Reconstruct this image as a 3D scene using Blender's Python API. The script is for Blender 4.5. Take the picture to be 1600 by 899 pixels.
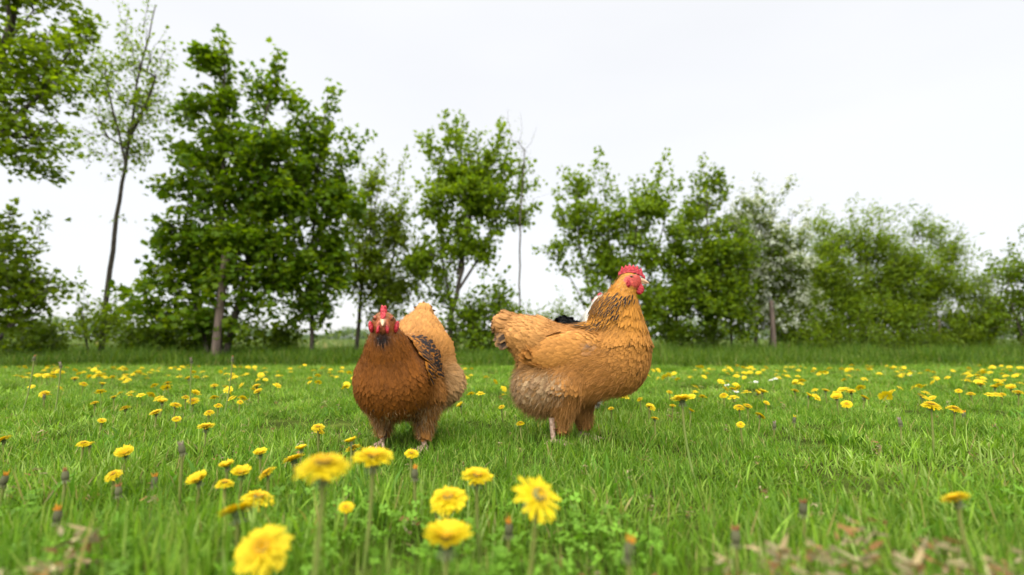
import bpy, math, random
import numpy as np
from mathutils import Vector, Matrix, Euler

for o in list(bpy.data.objects): bpy.data.objects.remove(o)
scene = bpy.context.scene
ROOT = scene.collection
R = math.radians
PI = math.pi
random.seed(7)

# ------------------------------------------------------------------ camera
CAM_H, FPX, PITCH = 0.28, 800.0, math.atan(80/800)
cam_d = bpy.data.cameras.new('camera'); cam = bpy.data.objects.new('camera', cam_d); ROOT.objects.link(cam)
cam.location = (0, 0, CAM_H); cam.rotation_euler = (PI/2+PITCH, 0, 0)
cam_d.sensor_width = 36; cam_d.lens = 18.0; cam_d.clip_start = 0.02; cam_d.clip_end = 2000
cam_d.dof.use_dof = True; cam_d.dof.focus_distance = 1.32; cam_d.dof.aperture_fstop = 2.1
scene.camera = cam
scene.render.resolution_x, scene.render.resolution_y = 1024, 575

# ------------------------------------------------------------------ world, sun, exposure
SUN_EL, SUN_AZ = R(66), R(-25)          # high, a little behind the trees to the left
world = bpy.data.worlds.new('World'); scene.world = world; world.use_nodes = True
wn, wl = world.node_tree.nodes, world.node_tree.links
wn.clear()
wout = wn.new('ShaderNodeOutputWorld'); wbg = wn.new('ShaderNodeBackground'); wbg.inputs['Strength'].default_value = 0.12
sky = wn.new('ShaderNodeTexSky'); sky.sky_type = 'NISHITA'; sky.sun_disc = False
sky.sun_elevation = SUN_EL; sky.sun_rotation = SUN_AZ
wmix = wn.new('ShaderNodeMix'); wmix.data_type = 'RGBA'; wmix.inputs[0].default_value = 0.97
wtc = wn.new('ShaderNodeTexCoord'); wmap = wn.new('ShaderNodeMapping'); wmap.inputs['Scale'].default_value = (1, 1, 3.2)
wno = wn.new('ShaderNodeTexNoise'); wno.inputs['Scale'].default_value = 1.6; wno.inputs['Detail'].default_value = 5; wno.inputs['Roughness'].default_value = 0.45
wcr = wn.new('ShaderNodeValToRGB')
wcr.color_ramp.elements[0].position = 0.3; wcr.color_ramp.elements[0].color = (1.055, 1.058, 1.068, 1)
wcr.color_ramp.elements[1].position = 0.7; wcr.color_ramp.elements[1].color = (1.13, 1.13, 1.13, 1)
wl.new(wtc.outputs['Generated'], wmap.inputs[0]); wl.new(wmap.outputs[0], wno.inputs['Vector']); wl.new(wno.outputs['Fac'], wcr.inputs[0])
wl.new(sky.outputs[0], wmix.inputs[6]); wl.new(wcr.outputs[0], wmix.inputs[7])
wl.new(wmix.outputs[2], wbg.inputs['Color']); wl.new(wbg.outputs[0], wout.inputs[0])
sun_d = bpy.data.lights.new('sun', 'SUN'); sun_d.energy = 1.5; sun_d.angle = R(110); sun_d.color = (1, .98, .94)
sun = bpy.data.objects.new('sun', sun_d); ROOT.objects.link(sun)
sv = Vector((math.sin(SUN_AZ)*math.cos(SUN_EL), -abs(math.cos(SUN_AZ))*math.cos(SUN_EL), math.sin(SUN_EL)))
sun.rotation_euler = sv.to_track_quat('Z', 'Y').to_euler()
sky.sun_rotation = math.atan2(sv.x, sv.y)
scene.view_settings.view_transform = 'Standard'; scene.view_settings.look = 'None'
scene.view_settings.exposure = 2.85; scene.view_settings.gamma = 1
scene.cycles.max_bounces = 8; scene.cycles.transparent_max_bounces = 12

# ------------------------------------------------------------------ helpers
cp, sp_ = math.cos(PITCH), math.sin(PITCH)
def P(px, py, Y):                       # the point at distance Y that the photograph shows at a pixel
    x, y = (px-800)/FPX, -(py-449.5)/FPX
    t = Y/(cp-y*sp_)
    return np.array([t*x, Y, CAM_H+t*(sp_+y*cp)])
def Q(px, py, h):                       # same, at height h
    x, y = (px-800)/FPX, -(py-449.5)/FPX
    t = (h-CAM_H)/(sp_+y*cp)
    return np.array([t*x, t*(cp-y*sp_), h])

def tag(o, label=None, cat=None, group=None, kind=None):
    if label: o['label'] = label
    if cat: o['category'] = cat
    if group: o['group'] = group
    if kind: o['kind'] = kind
    return o
def empty(name, loc=(0, 0, 0), rz=0):
    o = bpy.data.objects.new(name, None); ROOT.objects.link(o); o.empty_display_size = .02
    o.location = loc; o.rotation_euler = (0, 0, rz); return o

def mesh(name, V, faces, mats, fmat=None, col=None, uv=None, smooth=True):
    """faces: list of (n,k) int arrays; col per vertex rgba; uv per vertex"""
    me = bpy.data.meshes.new(name)
    V = np.asarray(V, dtype=np.float32)
    faces = [np.asarray(f, dtype=np.int32) for f in faces if len(f)]
    loops = np.concatenate([f.ravel() for f in faces])
    tot = np.concatenate([np.full(len(f), f.shape[1], dtype=np.int32) for f in faces])
    start = np.concatenate([[0], np.cumsum(tot)[:-1]]).astype(np.int32)
    me.vertices.add(len(V)); me.vertices.foreach_set('co', V.ravel())
    me.loops.add(len(loops)); me.loops.foreach_set('vertex_index', loops)
    me.polygons.add(len(tot)); me.polygons.foreach_set('loop_start', start)
    if smooth: me.polygons.foreach_set('use_smooth', np.ones(len(tot), dtype=bool))
    if fmat is not None: me.polygons.foreach_set('material_index', np.asarray(fmat, dtype=np.int32))
    for m in (mats if isinstance(mats, (list, tuple)) else [mats]): me.materials.append(m)
    me.update(calc_edges=True)
    if col is not None:
        col = np.asarray(col, dtype=np.float32)
        if col.shape[1] == 3: col = np.hstack([col, np.ones((len(col), 1), np.float32)])
        a = me.color_attributes.new('Col', 'FLOAT_COLOR', 'POINT'); a.data.foreach_set('color', col.ravel())
    if uv is not None:
        u = me.uv_layers.new(name='UV'); u.data.foreach_set('uv', np.asarray(uv, dtype=np.float32)[loops].ravel())
    me.validate()
    return me
def link(name, me, parent=None):
    o = bpy.data.objects.new(name, me); ROOT.objects.link(o)
    if parent: o.parent = parent
    return o

# ---- materials
def new_mat(name):
    m = bpy.data.materials.new(name); m.use_nodes = True
    n = m.node_tree.nodes; n.clear()
    out = n.new('ShaderNodeOutputMaterial'); return m, n, m.node_tree.links, out
def leafy(name, rough=.5, trans=.35, vary=.25, spec=.35, tint=(1.15, 1.1, .5)):
    """leaf / blade: colour attribute, slight random per object, light passing through"""
    m, n, l, out = new_mat(name)
    at = n.new('ShaderNodeAttribute'); at.attribute_name = 'Col'
    oi = n.new('ShaderNodeObjectInfo'); mr = n.new('ShaderNodeMapRange'); mr.inputs[3].default_value = 1-vary; mr.inputs[4].default_value = 1+vary
    l.new(oi.outputs['Random'], mr.inputs[0])
    mu = n.new('ShaderNodeVectorMath'); mu.operation = 'SCALE'; l.new(at.outputs['Color'], mu.inputs[0]); l.new(mr.outputs[0], mu.inputs['Scale'])
    p = n.new('ShaderNodeBsdfPrincipled'); p.inputs['Roughness'].default_value = rough; p.inputs['Specular IOR Level'].default_value = spec
    l.new(mu.outputs[0], p.inputs['Base Color'])
    tm = n.new('ShaderNodeVectorMath'); tm.operation = 'MULTIPLY'; tm.inputs[1].default_value = tint; l.new(mu.outputs[0], tm.inputs[0])
    t = n.new('ShaderNodeBsdfTranslucent'); l.new(tm.outputs[0], t.inputs['Color'])
    mx = n.new('ShaderNodeMixShader'); mx.inputs[0].default_value = trans
    l.new(p.outputs[0], mx.inputs[1]); l.new(t.outputs[0], mx.inputs[2]); l.new(mx.outputs[0], out.inputs[0])
    return m
def noisy(name, c1, c2, scale=30, rough=.85, bump=.3, stretch=(1, 1, 1), spec=.3):
    m, n, l, out = new_mat(name)
    tc = n.new('ShaderNodeTexCoord'); mp = n.new('ShaderNodeMapping'); mp.inputs['Scale'].default_value = stretch
    no = n.new('ShaderNodeTexNoise'); no.inputs['Scale'].default_value = scale; no.inputs['Detail'].default_value = 6
    cr = n.new('ShaderNodeValToRGB'); cr.color_ramp.elements[0].color = (*c1, 1); cr.color_ramp.elements[1].color = (*c2, 1)
    cr.color_ramp.elements[0].position = .35; cr.color_ramp.elements[1].position = .65
    p = n.new('ShaderNodeBsdfPrincipled'); p.inputs['Roughness'].default_value = rough; p.inputs['Specular IOR Level'].default_value = spec
    b = n.new('ShaderNodeBump'); b.inputs['Strength'].default_value = bump; b.inputs['Distance'].default_value = .01
    l.new(tc.outputs['Object'], mp.inputs[0]); l.new(mp.outputs[0], no.inputs['Vector']); l.new(no.outputs['Fac'], cr.inputs[0])
    l.new(cr.outputs[0], p.inputs['Base Color']); l.new(no.outputs['Fac'], b.inputs['Height']); l.new(b.outputs[0], p.inputs['Normal'])
    l.new(p.outputs[0], out.inputs[0]); return m
def feather_mat(name):
    m, n, l, out = new_mat(name)
    at = n.new('ShaderNodeAttribute'); at.attribute_name = 'Col'
    uv = n.new('ShaderNodeUVMap'); sx = n.new('ShaderNodeSeparateXYZ'); l.new(uv.outputs[0], sx.inputs[0])
    def M(op, a, b=None, c=None):
        x = n.new('ShaderNodeMath'); x.operation = op
        for i, v in enumerate((a, b, c)):
            if v is None: continue
            if isinstance(v, (int, float)): x.inputs[i].default_value = v
            else: l.new(v, x.inputs[i])
        return x.outputs[0]
    u, v = sx.outputs[0], sx.outputs[1]
    au = M('ABSOLUTE', u)
    # barbs run outward and up from the shaft
    skew = M('SUBTRACT', v, M('MULTIPLY', au, .35))
    cx = n.new('ShaderNodeCombineXYZ'); l.new(M('MULTIPLY', skew, 26), cx.inputs[0]); l.new(M('MULTIPLY', u, 1.5), cx.inputs[1])
    gp = n.new('ShaderNodeNewGeometry'); 
    l.new(M('MULTIPLY', gp.outputs['Random Per Island'], 60), cx.inputs[2])
    no = n.new('ShaderNodeTexNoise'); no.inputs['Scale'].default_value = 1.3; no.inputs['Detail'].default_value = 3; l.new(cx.outputs[0], no.inputs['Vector'])
    nf = no.outputs['Fac']
    # black shaft streak weighted by the attribute's alpha
    w = M('ADD', M('MULTIPLY', au, 1.45), M('MULTIPLY', M('SUBTRACT', nf, .5), .8))
    vfade = M('MULTIPLY', M('SUBTRACT', v, .12), 4)
    vf = M('MINIMUM', M('MAXIMUM', vfade, 0), 1)
    vend = M('MINIMUM', M('MAXIMUM', M('MULTIPLY', M('SUBTRACT', 1.02, v), 6), 0), 1)
    core = M('MINIMUM', M('MAXIMUM', M('MULTIPLY', M('SUBTRACT', .95, w), 3), 0), 1)
    st = M('MULTIPLY', M('MULTIPLY', core, M('MULTIPLY', vf, vend)), at.outputs['Alpha'])
    mr = n.new('ShaderNodeMapRange'); mr.inputs[1].default_value = .25; mr.inputs[2].default_value = .75; mr.inputs[3].default_value = .72; mr.inputs[4].default_value = 1.22; l.new(nf, mr.inputs[0])
    mr2 = n.new('ShaderNodeMapRange'); mr2.inputs[3].default_value = .82; mr2.inputs[4].default_value = 1.16; l.new(gp.outputs['Random Per Island'], mr2.inputs[0])
    sc = n.new('ShaderNodeVectorMath'); sc.operation = 'SCALE'; l.new(at.outputs['Color'], sc.inputs[0]); l.new(M('MULTIPLY', mr.outputs[0], mr2.outputs[0]), sc.inputs['Scale'])
    mx = n.new('ShaderNodeMix'); mx.data_type = 'RGBA'; l.new(st, mx.inputs[0]); l.new(sc.outputs[0], mx.inputs[6]); mx.inputs[7].default_value = (.006, .006, .007, 1)
    p = n.new('ShaderNodeBsdfPrincipled'); p.inputs['Roughness'].default_value = .65; p.inputs['Specular IOR Level'].default_value = .10
    p.inputs['Sheen Weight'].default_value = 0; p.inputs['Sheen Roughness'].default_value = .5; p.inputs['Sheen Tint'].default_value = (1, .8, .55, 1)
    l.new(mx.outputs[2], p.inputs['Base Color'])
    # frayed margin
    edge = M('ADD', M('MAXIMUM', M('SUBTRACT', au, .55), 0), M('MULTIPLY', M('MAXIMUM', M('SUBTRACT', v, .72), 0), 1.3))
    al = M('GREATER_THAN', M('ADD', nf, .16), M('ADD', M('MULTIPLY', edge, 1.0), .22))
    tr = n.new('ShaderNodeBsdfTransparent'); ms = n.new('ShaderNodeMixShader')
    l.new(al, ms.inputs[0]); l.new(tr.outputs[0], ms.inputs[1]); l.new(p.outputs[0], ms.inputs[2]); l.new(ms.outputs[0], out.inputs[0])
    return m
def simple(name, c, rough=.5, spec=.4, sss=0, coat=0):
    m, n, l, out = new_mat(name); p = n.new('ShaderNodeBsdfPrincipled')
    p.inputs['Base Color'].default_value = (*c, 1); p.inputs['Roughness'].default_value = rough; p.inputs['Specular IOR Level'].default_value = spec
    p.inputs['Coat Weight'].default_value = coat
    if sss: p.inputs['Subsurface Weight'].default_value = sss; p.inputs['Subsurface Scale'].default_value = .004
    l.new(p.outputs[0], out.inputs[0]); return m
def fibre_mat(name):
    m, n, l, out = new_mat(name); at = n.new('ShaderNodeAttribute'); at.attribute_name = 'Col'
    p = n.new('ShaderNodeBsdfPrincipled'); p.inputs['Roughness'].default_value = .7; p.inputs['Specular IOR Level'].default_value = .2
    l.new(at.outputs['Color'], p.inputs['Base Color']); l.new(p.outputs[0], out.inputs[0]); return m

M_GRASS = leafy('grass_blade', .5, .42, .22, .12, (1.15, 1.25, .5))
M_LEAF = leafy('tree_leaf', .5, .55, 0, .14, (1.5, 1.4, .35))
M_PETAL = leafy('petal', .6, .3, .05, .2, (1, .95, .5))
M_DRY = leafy('dry_matter', .8, .2, .2, .2, (1, 1, .9))
M_BARK = noisy('bark', (.025, .020, .014), (.085, .070, .052), 14, .9, .8, (4, 4, 1))
M_STAKE = noisy('weathered_wood', (.055, .040, .030), (.15, .11, .085), 10, .9, .5, (8, 8, .6))
M_STEM = noisy('flower_stem', (.085, .14, .020), (.15, .15, .035), 12, .55, .1)
M_BRACT = noisy('bract', (.05, .09, .02), (.12, .13, .06), 60, .7, .2)
M_FEATHER = feather_mat('feather'); M_FIBRE = fibre_mat('down')
M_COMB = noisy('comb_skin', (.20, .005, .009), (.42, .020, .030), 190, .45, .6)
M_FACE = noisy('face_skin', (.22, .035, .022), (.36, .075, .045), 180, .55, .7)
M_BEAK = noisy('beak_horn', (.36, .20, .11), (.48, .32, .20), 60, .4, .1)
M_SHANK = noisy('shank_scale', (.30, .19, .13), (.48, .33, .25), 120, .6, .6)
M_IRIS = simple('iris', (.20, .07, .02), .3, .3); M_PUPIL = simple('pupil', (.004, .004, .004), .12, .35)
def skin_mat(name):
    m, n, l, out = new_mat(name); at = n.new('ShaderNodeAttribute'); at.attribute_name = 'Col'; tc = n.new('ShaderNodeTexCoord')
    no = n.new('ShaderNodeTexNoise'); no.inputs['Scale'].default_value = 130; no.inputs['Detail'].default_value = 4; l.new(tc.outputs['Object'], no.inputs['Vector'])
    mr = n.new('ShaderNodeMapRange'); mr.inputs[1].default_value = .3; mr.inputs[2].default_value = .7; mr.inputs[3].default_value = .55; mr.inputs[4].default_value = 1.35; l.new(no.outputs['Fac'], mr.inputs[0])
    sc = n.new('ShaderNodeVectorMath'); sc.operation = 'SCALE'; l.new(at.outputs['Color'], sc.inputs[0]); l.new(mr.outputs[0], sc.inputs['Scale'])
    b = n.new('ShaderNodeBump'); b.inputs['Strength'].default_value = .9; b.inputs['Distance'].default_value = .003; l.new(no.outputs['Fac'], b.inputs['Height'])
    p = n.new('ShaderNodeBsdfPrincipled'); p.inputs['Roughness'].default_value = .5; p.inputs['Specular IOR Level'].default_value = .25
    l.new(b.outputs[0], p.inputs['Normal']); l.new(sc.outputs[0], p.inputs['Base Color']); l.new(p.outputs[0], out.inputs[0]); return m
M_SKIN = skin_mat('under_plumage')

# ------------------------------------------------------------------ ground
def ground_height(x, y):
    return .006*np.sin(x*5.1+1)*np.cos(y*4.3)+.004*np.sin(x*11+y*7)+.0*x
def make_ground():
    m, n, l, out = new_mat('lawn_soil')
    tc = n.new('ShaderNodeTexCoord'); no = n.new('ShaderNodeTexNoise'); no.inputs['Scale'].default_value = 9; no.inputs['Detail'].default_value = 9
    cr = n.new('ShaderNodeValToRGB'); e = cr.color_ramp.elements
    e[0].position = .3; e[0].color = (.018, .022, .006, 1); e[1].position = .7; e[1].color = (.075, .095, .018, 1)
    x = e.new(.55); x.color = (.040, .055, .010, 1)
    p = n.new('ShaderNodeBsdfPrincipled'); p.inputs['Roughness'].default_value = 1; p.inputs['Specular IOR Level'].default_value = 0
    b = n.new('ShaderNodeBump'); b.inputs['Strength'].default_value = .8; b.inputs['Distance'].default_value = .02
    l.new(tc.outputs['Object'], no.inputs['Vector']); l.new(no.outputs['Fac'], cr.inputs[0]); l.new(cr.outputs[0], p.inputs['Base Color'])
    l.new(no.outputs['Fac'], b.inputs['Height']); l.new(b.outputs[0], p.inputs['Normal']); l.new(p.outputs[0], out.inputs[0])
    # one sheet: fine cells near the camera, growing towards the horizon
    s = np.concatenate([-np.geomspace(900, 12, 14), np.linspace(-10, 10, 121), np.geomspace(12, 900, 14)])
    t = np.concatenate([-np.geomspace(900, 3, 8), np.linspace(-2, 12, 100), np.geomspace(14, 1200, 16)])
    X, Y = np.meshgrid(s, t); Z = ground_height(X, Y)*(np.abs(X) < 11)*(np.abs(Y) < 12.5)
    V = np.stack([X, Y, Z], -1).reshape(-1, 3); nx, ny = len(s), len(t)
    i = np.arange(nx*ny).reshape(ny, nx)
    F = np.stack([i[:-1, :-1], i[:-1, 1:], i[1:, 1:], i[1:, :-1]], -1).reshape(-1, 4)
    o = link('ground', mesh('ground', V, [F], m)); tag(o, 'flat lawn ground running back to the hedge and fields', kind='structure')
make_ground()

# ------------------------------------------------------------------ blades, tufts, scattering
def strips(root, d, L, W, bend, rng, seg=3, side=None, fold=0.):
    """curved tapering blades: root (n,3), d unit start dir, L, W arrays, bend vector (n,3)"""
    n = len(root)
    if side is None:
        side = np.cross(d, rng.normal(size=(n, 3))); side /= np.linalg.norm(side, axis=1, keepdims=True)+1e-9
    ts = np.linspace(0, 1, seg+1)
    prof = np.array([.75, 1., .8, .45, .2])[:seg] if seg < 5 else np.interp(ts[:-1], [0, .4, 1], [.7, 1, .1])
    V = []
    for k in range(seg):
        c = root+d*(L*ts[k])[:, None]+bend*(L*ts[k]**2)[:, None]
        V.append(c-side*(W*prof[k]*.5)[:, None]); V.append(c+side*(W*prof[k]*.5)[:, None])
    V.append(root+d*L[:, None]+bend*L[:, None])
    V = np.stack(V, 1); k = V.shape[1]; base = (np.arange(n)*k)[:, None]
    q = [np.array([2*j, 2*j+1, 2*j+3, 2*j+2]) for j in range(seg-1)]
    Q4 = np.concatenate([base+a for a in q]) if q else np.zeros((0, 4), int)
    T3 = base+np.array([2*seg-2, 2*seg-1, 2*seg])
    return V.reshape(-1, 3), Q4, T3, k
def mix(a, b, t): return np.asarray(a)*(1-t)+np.asarray(b)*t

def tuft_mesh(name, n, rad, hmin, hmax, wmin, wmax, seed, dry=.03, lean=.35, palette=None, seg=3):
    rng = np.random.default_rng(seed)
    a, r = rng.uniform(0, 2*PI, n), rad*np.sqrt(rng.uniform(0, 1, n))
    root = np.stack([r*np.cos(a), r*np.sin(a), np.full(n, -.004)], 1)
    az = rng.uniform(0, 2*PI, n); le = np.abs(rng.normal(0, lean, n))
    d = np.stack([np.cos(az)*np.sin(le), np.sin(az)*np.sin(le), np.cos(le)], 1)
    L = rng.uniform(hmin, hmax, n)*rng.uniform(.6, 1, n); W = rng.uniform(wmin, wmax, n)
    bl = rng.uniform(.0, .65, n)**1.3
    az2 = az+rng.normal(0, .7, n)
    bend = np.stack([np.cos(az2)*bl, np.sin(az2)*bl, -bl*.55], 1)
    side = np.stack([-np.sin(az2), np.cos(az2), rng.normal(0, .2, n)], 1)
    V, q, t, k = strips(root, d, L, W, bend, rng, seg, side)
    pal = np.array(palette if palette is not None else [(.085, .175, .011), (.125, .235, .018), (.065, .14, .010), (.20, .28, .045), (.105, .20, .022)])
    c = pal[rng.integers(0, len(pal), n)]*rng.uniform(.8, 1.2, (n, 1))
    dm = rng.random(n) < dry; c[dm] = np.array([.28, .24, .09])*rng.uniform(.7, 1.1, (dm.sum(), 1))
    C = np.repeat(c, k, 0).reshape(n, k, 3)
    C = C.reshape(-1, 3)
    return mesh(name, V, [q, t], M_GRASS, col=C)

def scatter(name, meshes, pts, rz, scl, idx, tilt, label):
    coll = bpy.data.collections.new(name+'_source')
    for i, me in enumerate(meshes):
        coll.objects.link(bpy.data.objects.new(name+'_piece_%s' % 'abcdefghij'[i], me))
    me = bpy.data.meshes.new(name); n = len(pts)
    me.vertices.add(n); me.vertices.foreach_set('co', np.asarray(pts, np.float32).ravel())
    a = me.attributes.new('rot', 'FLOAT_VECTOR', 'POINT'); rot = np.concatenate([tilt, np.asarray(rz)[:, None]], 1)
    a.data.foreach_set('vector', rot.astype(np.float32).ravel())
    a = me.attributes.new('scl', 'FLOAT_VECTOR', 'POINT'); a.data.foreach_set('vector', np.asarray(scl, np.float32).ravel())
    a = me.attributes.new('idx', 'INT', 'POINT'); a.data.foreach_set('value', np.asarray(idx, np.int32))
    o = link(name, me); tag(o, label, name.replace('_', ' '), kind='stuff')
    ng = bpy.data.node_groups.new(name+'_nodes', 'GeometryNodeTree')
    ng.interface.new_socket('Geometry', in_out='INPUT', socket_type='NodeSocketGeometry')
    ng.interface.new_socket('Geometry', in_out='OUTPUT', socket_type='NodeSocketGeometry')
    N, L = ng.nodes, ng.links
    gi, go = N.new('NodeGroupInput'), N.new('NodeGroupOutput')
    ip = N.new('GeometryNodeInstanceOnPoints'); ci = N.new('GeometryNodeCollectionInfo')
    ci.inputs['Collection'].default_value = coll; ci.inputs['Separate Children'].default_value = True; ci.inputs['Reset Children'].default_value = True
    ip.inputs['Pick Instance'].default_value = True
    def at(nm, ty):
        x = N.new('GeometryNodeInputNamedAttribute'); x.data_type = ty; x.inputs[0].default_value = nm; return x.outputs[0]
    L.new(gi.outputs[0], ip.inputs['Points']); L.new(ci.outputs[0], ip.inputs['Instance'])
    L.new(at('idx', 'INT'), ip.inputs['Instance Index'])
    er = N.new('FunctionNodeEulerToRotation'); L.new(at('rot', 'FLOAT_VECTOR'), er.inputs[0]); L.new(er.outputs[0], ip.inputs['Rotation'])
    L.new(at('scl', 'FLOAT_VECTOR'), ip.inputs['Scale']); L.new(ip.outputs[0], go.inputs[0])
    md = o.modifiers.new('scatter', 'NODES'); md.node_group = ng
    return o

def noise2(x, y, s=1.0, ph=0.):
    return (np.sin(x*1.7*s+ph)*np.cos(y*2.1*s-ph*1.3)+.6*np.sin(x*3.9*s-y*2.7*s+ph*2)+.4*np.cos(x*7.3*s+y*5.9*s+ph))/2.0

def make_lawn():
    rng = np.random.default_rng(3)
    ms = [tuft_mesh('lawn_tuft', 230, .10, .030, .066, .0014, .0028, 10+i, .035) for i in range(3)]
    ms += [tuft_mesh('lawn_tuft', 150, .10, .035, .078, .0018, .0040, 20+i, .05, .45,
                     [(.125, .215, .018), (.165, .27, .028), (.09, .175, .014), (.22, .30, .07)]) for i in range(2)]
    ms += [tuft_mesh('lawn_tuft', 170, .10, .022, .055, .0016, .0030, 70+i, .02, .5, [(.06, .13, .005), (.08, .155, .006), (.105, .19, .008)]) for i in range(2)]
    ms += [tuft_mesh('broad_leaf_rosette', 16, .05, .045, .085, .007, .013, 85, .0, .8, [(.075, .17, .015), (.10, .21, .02), (.06, .14, .012)], 4)]
    pts = []
    for (y0, y1, dens) in ((.26, 1.1, 170), (1.1, 2.2, 130), (2.2, 3.6, 85), (3.6, 5.6, 60)):
        xm = y1*1.08+.25; n = int((y1-y0)*2*xm*dens)
        p = np.stack([rng.uniform(-xm, xm, n), rng.uniform(y0, y1, n)], 1)
        p = p[np.abs(p[:, 0]) < p[:, 1]*1.08+.25]; pts.append(p)
    p = np.concatenate(pts); n = len(p)
    h = 1+.30*noise2(p[:, 0], p[:, 1], 1.6)+.16*noise2(p[:, 0], p[:, 1], 5, 2)
    h = h*np.interp(p[:, 1], [.3, .5, .8, 1.2, 2, 5], [1.9, 1.6, 1.1, .85, .76, .74])
    h = np.clip(h, .62, 2.1)
    wide = np.interp(p[:, 1], [.3, 1.5, 5], [1, 1.0, 1.5])
    z = ground_height(p[:, 0], p[:, 1])
    idx = rng.integers(0, 3, n); b = noise2(p[:, 0], p[:, 1], 2.2, 4)+rng.normal(0, .3, n); idx[b > .25] = rng.integers(3, 5, (b > .25).sum())
    d_ = noise2(p[:, 0], p[:, 1], 3.3, 8)+rng.normal(0, .35, n); idx[d_ > .42] = rng.integers(5, 7, (d_ > .42).sum())
    idx[(rng.random(n) < .035)] = 7
    scatter('lawn_grass', ms, np.column_stack([p, z]), rng.uniform(0, 2*PI, n), np.stack([wide, wide, h], 1), idx, rng.normal(0, .07, (n, 2)),
            'short green lawn grass around and in front of the hens')
    # tall unmown grass below the trees
    pal = [(.040, .085, .006), (.065, .12, .008), (.030, .065, .005), (.10, .15, .015)]
    mt = [tuft_mesh('verge_tuft', 160, .22, .10, .30, .003, .007, 40+i, .04, .3, pal, 4) for i in range(4)]
    p = np.concatenate([np.stack([rng.uniform(-8.5, 9, 900), rng.uniform(4.9, 6.2, 900)], 1), np.stack([rng.uniform(-12, 13, 1500), rng.uniform(6.2, 11, 1500)], 1)])
    p = p[np.abs(p[:, 0]) < p[:, 1]*1.15+.4]
    edge = 5.1+.38*noise2(p[:, 0], p[:, 0]*.3, 2.3)
    p = p[p[:, 1] > edge[:len(p)] if len(edge) == len(p) else slice(None)]
    n = len(p); h = np.interp(p[:, 1], [4.8, 5.3, 6.5, 11], [.45, .9, 1.1, 1.0])*np.clip(1+.75*noise2(p[:, 0], p[:, 1], 1.7, 1), .35, 1.8)*rng.uniform(.5, 1.2, n)*.80
    scatter('verge_grass', mt, np.column_stack([p, np.zeros(n)]), rng.uniform(0, 2*PI, n), np.stack([np.ones(n)*1.1, np.ones(n)*1.1, h], 1), rng.integers(0, 4, n), rng.normal(0, .05, (n, 2)),
            'dark unmown grass strip under the row of trees')
    # the field beyond
    mf = [tuft_mesh('field_tuft', 90, .8, .15, .35, .02, .05, 60+i, .1, .3, [(.10, .15, .04), (.13, .18, .06), (.16, .19, .08)], 3) for i in range(2)]
    p = np.stack([rng.uniform(-75, 75, 5000), rng.uniform(11, 60, 5000)], 1); p = p[np.abs(p[:, 0]) < p[:, 1]*1.15]; n = len(p)
    scatter('field_grass', mf, np.column_stack([p, np.zeros(n)]), rng.uniform(0, 2*PI, n), np.ones((n, 3))*rng.uniform(.7, 1.1, (n, 1)), rng.integers(0, 2, n), np.zeros((n, 2)),
            'pale field seen between the trunks behind the row of trees')
    # clover and small round leaves between the blades
    def clover(seed, n, rad, col):
        rng = np.random.default_rng(seed); V, F, C = [], [], []
        for i in range(n):
            a, r = rng.uniform(0, 2*PI), rad*math.sqrt(rng.random()); hz = rng.uniform(.012, .042); c0 = np.array([r*math.cos(a), r*math.sin(a), hz])
            s = rng.uniform(.004, .007); ph = rng.uniform(0, 2*PI); tl = rng.normal(0, .35, 2); cc = np.array(col)*rng.uniform(.75, 1.25)
            for k in range(3):
                th = ph+k*2*PI/3; d = np.array([math.cos(th), math.sin(th), 0]); e = np.array([-math.sin(th), math.cos(th), 0])
                q = [c0, c0+d*s*.6+e*s*.55, c0+d*s*1.25+e*s*.45, c0+d*s*1.1-[0, 0, .0006], c0+d*s*1.25-e*s*.45, c0+d*s*.6-e*s*.55]
                b = len(V)
                for v in q:
                    v = np.array(v); o = v-c0; v[2] += o[0]*tl[0]+o[1]*tl[1]+.15*np.linalg.norm(o); V.append(v); C.append(cc)
                F.append([b, b+1, b+2, b+3]); F.append([b, b+3, b+4, b+5])
            b = len(V); st = np.array([.0005, 0, 0]); g = c0*[1, 1, 0]*.95
            V += [g-st, g+st, c0+st, c0-st]; C += [cc*.9]*4; F.append([b, b+1, b+2, b+3])
        return mesh('clover_clump', np.array(V), [np.array(F)], M_GRASS, col=np.array(C))
    mc = [clover(80+i, 22, .07, (.12, .24, .02)) for i in range(3)]
    p = np.stack([rng.uniform(-.9, .9, 260), rng.uniform(.4, .82, 260)], 1); p = p[noise2(p[:, 0], p[:, 1], 3.1, 3) > .1]; n = len(p)
    scatter('clover', mc, np.column_stack([p, np.zeros(n)]), rng.uniform(0, 2*PI, n), np.ones((n, 3))*rng.uniform(.8, 1.25, (n, 1)), rng.integers(0, 3, n), np.zeros((n, 2)),
            'small bright clover leaves between the grass blades in the foreground')
    # withered scraps, straw and spent flower heads lying in the lawn
    def scraps(seed, n, rad):
        rng = np.random.default_rng(seed)
        a, r = rng.uniform(0, 2*PI, n), rad*np.sqrt(rng.random(n))
        root = np.stack([r*np.cos(a), r*np.sin(a), rng.uniform(.030, .062, n)], 1)
        az = rng.uniform(0, 2*PI, n); el = rng.normal(0, .5, n); d = np.stack([np.cos(az)*np.cos(el), np.sin(az)*np.cos(el), np.sin(el)], 1)
        V, q, t, k = strips(root, d, rng.uniform(.006, .014, n), rng.uniform(.002, .005, n), rng.normal(0, .35, (n, 3)), rng, 3)
        pal = np.array([(.21, .16, .075), (.16, .12, .055), (.25, .21, .11), (.19, .10, .035), (.13, .11, .05)])
        return mesh('dry_scrap', V, [q, t], M_DRY, col=np.repeat(pal[rng.integers(0, 5, n)]*rng.uniform(.8, 1.2, (n, 1)), k, 0))
    md = [scraps(90+i, 15, .011) for i in range(4)]
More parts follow.
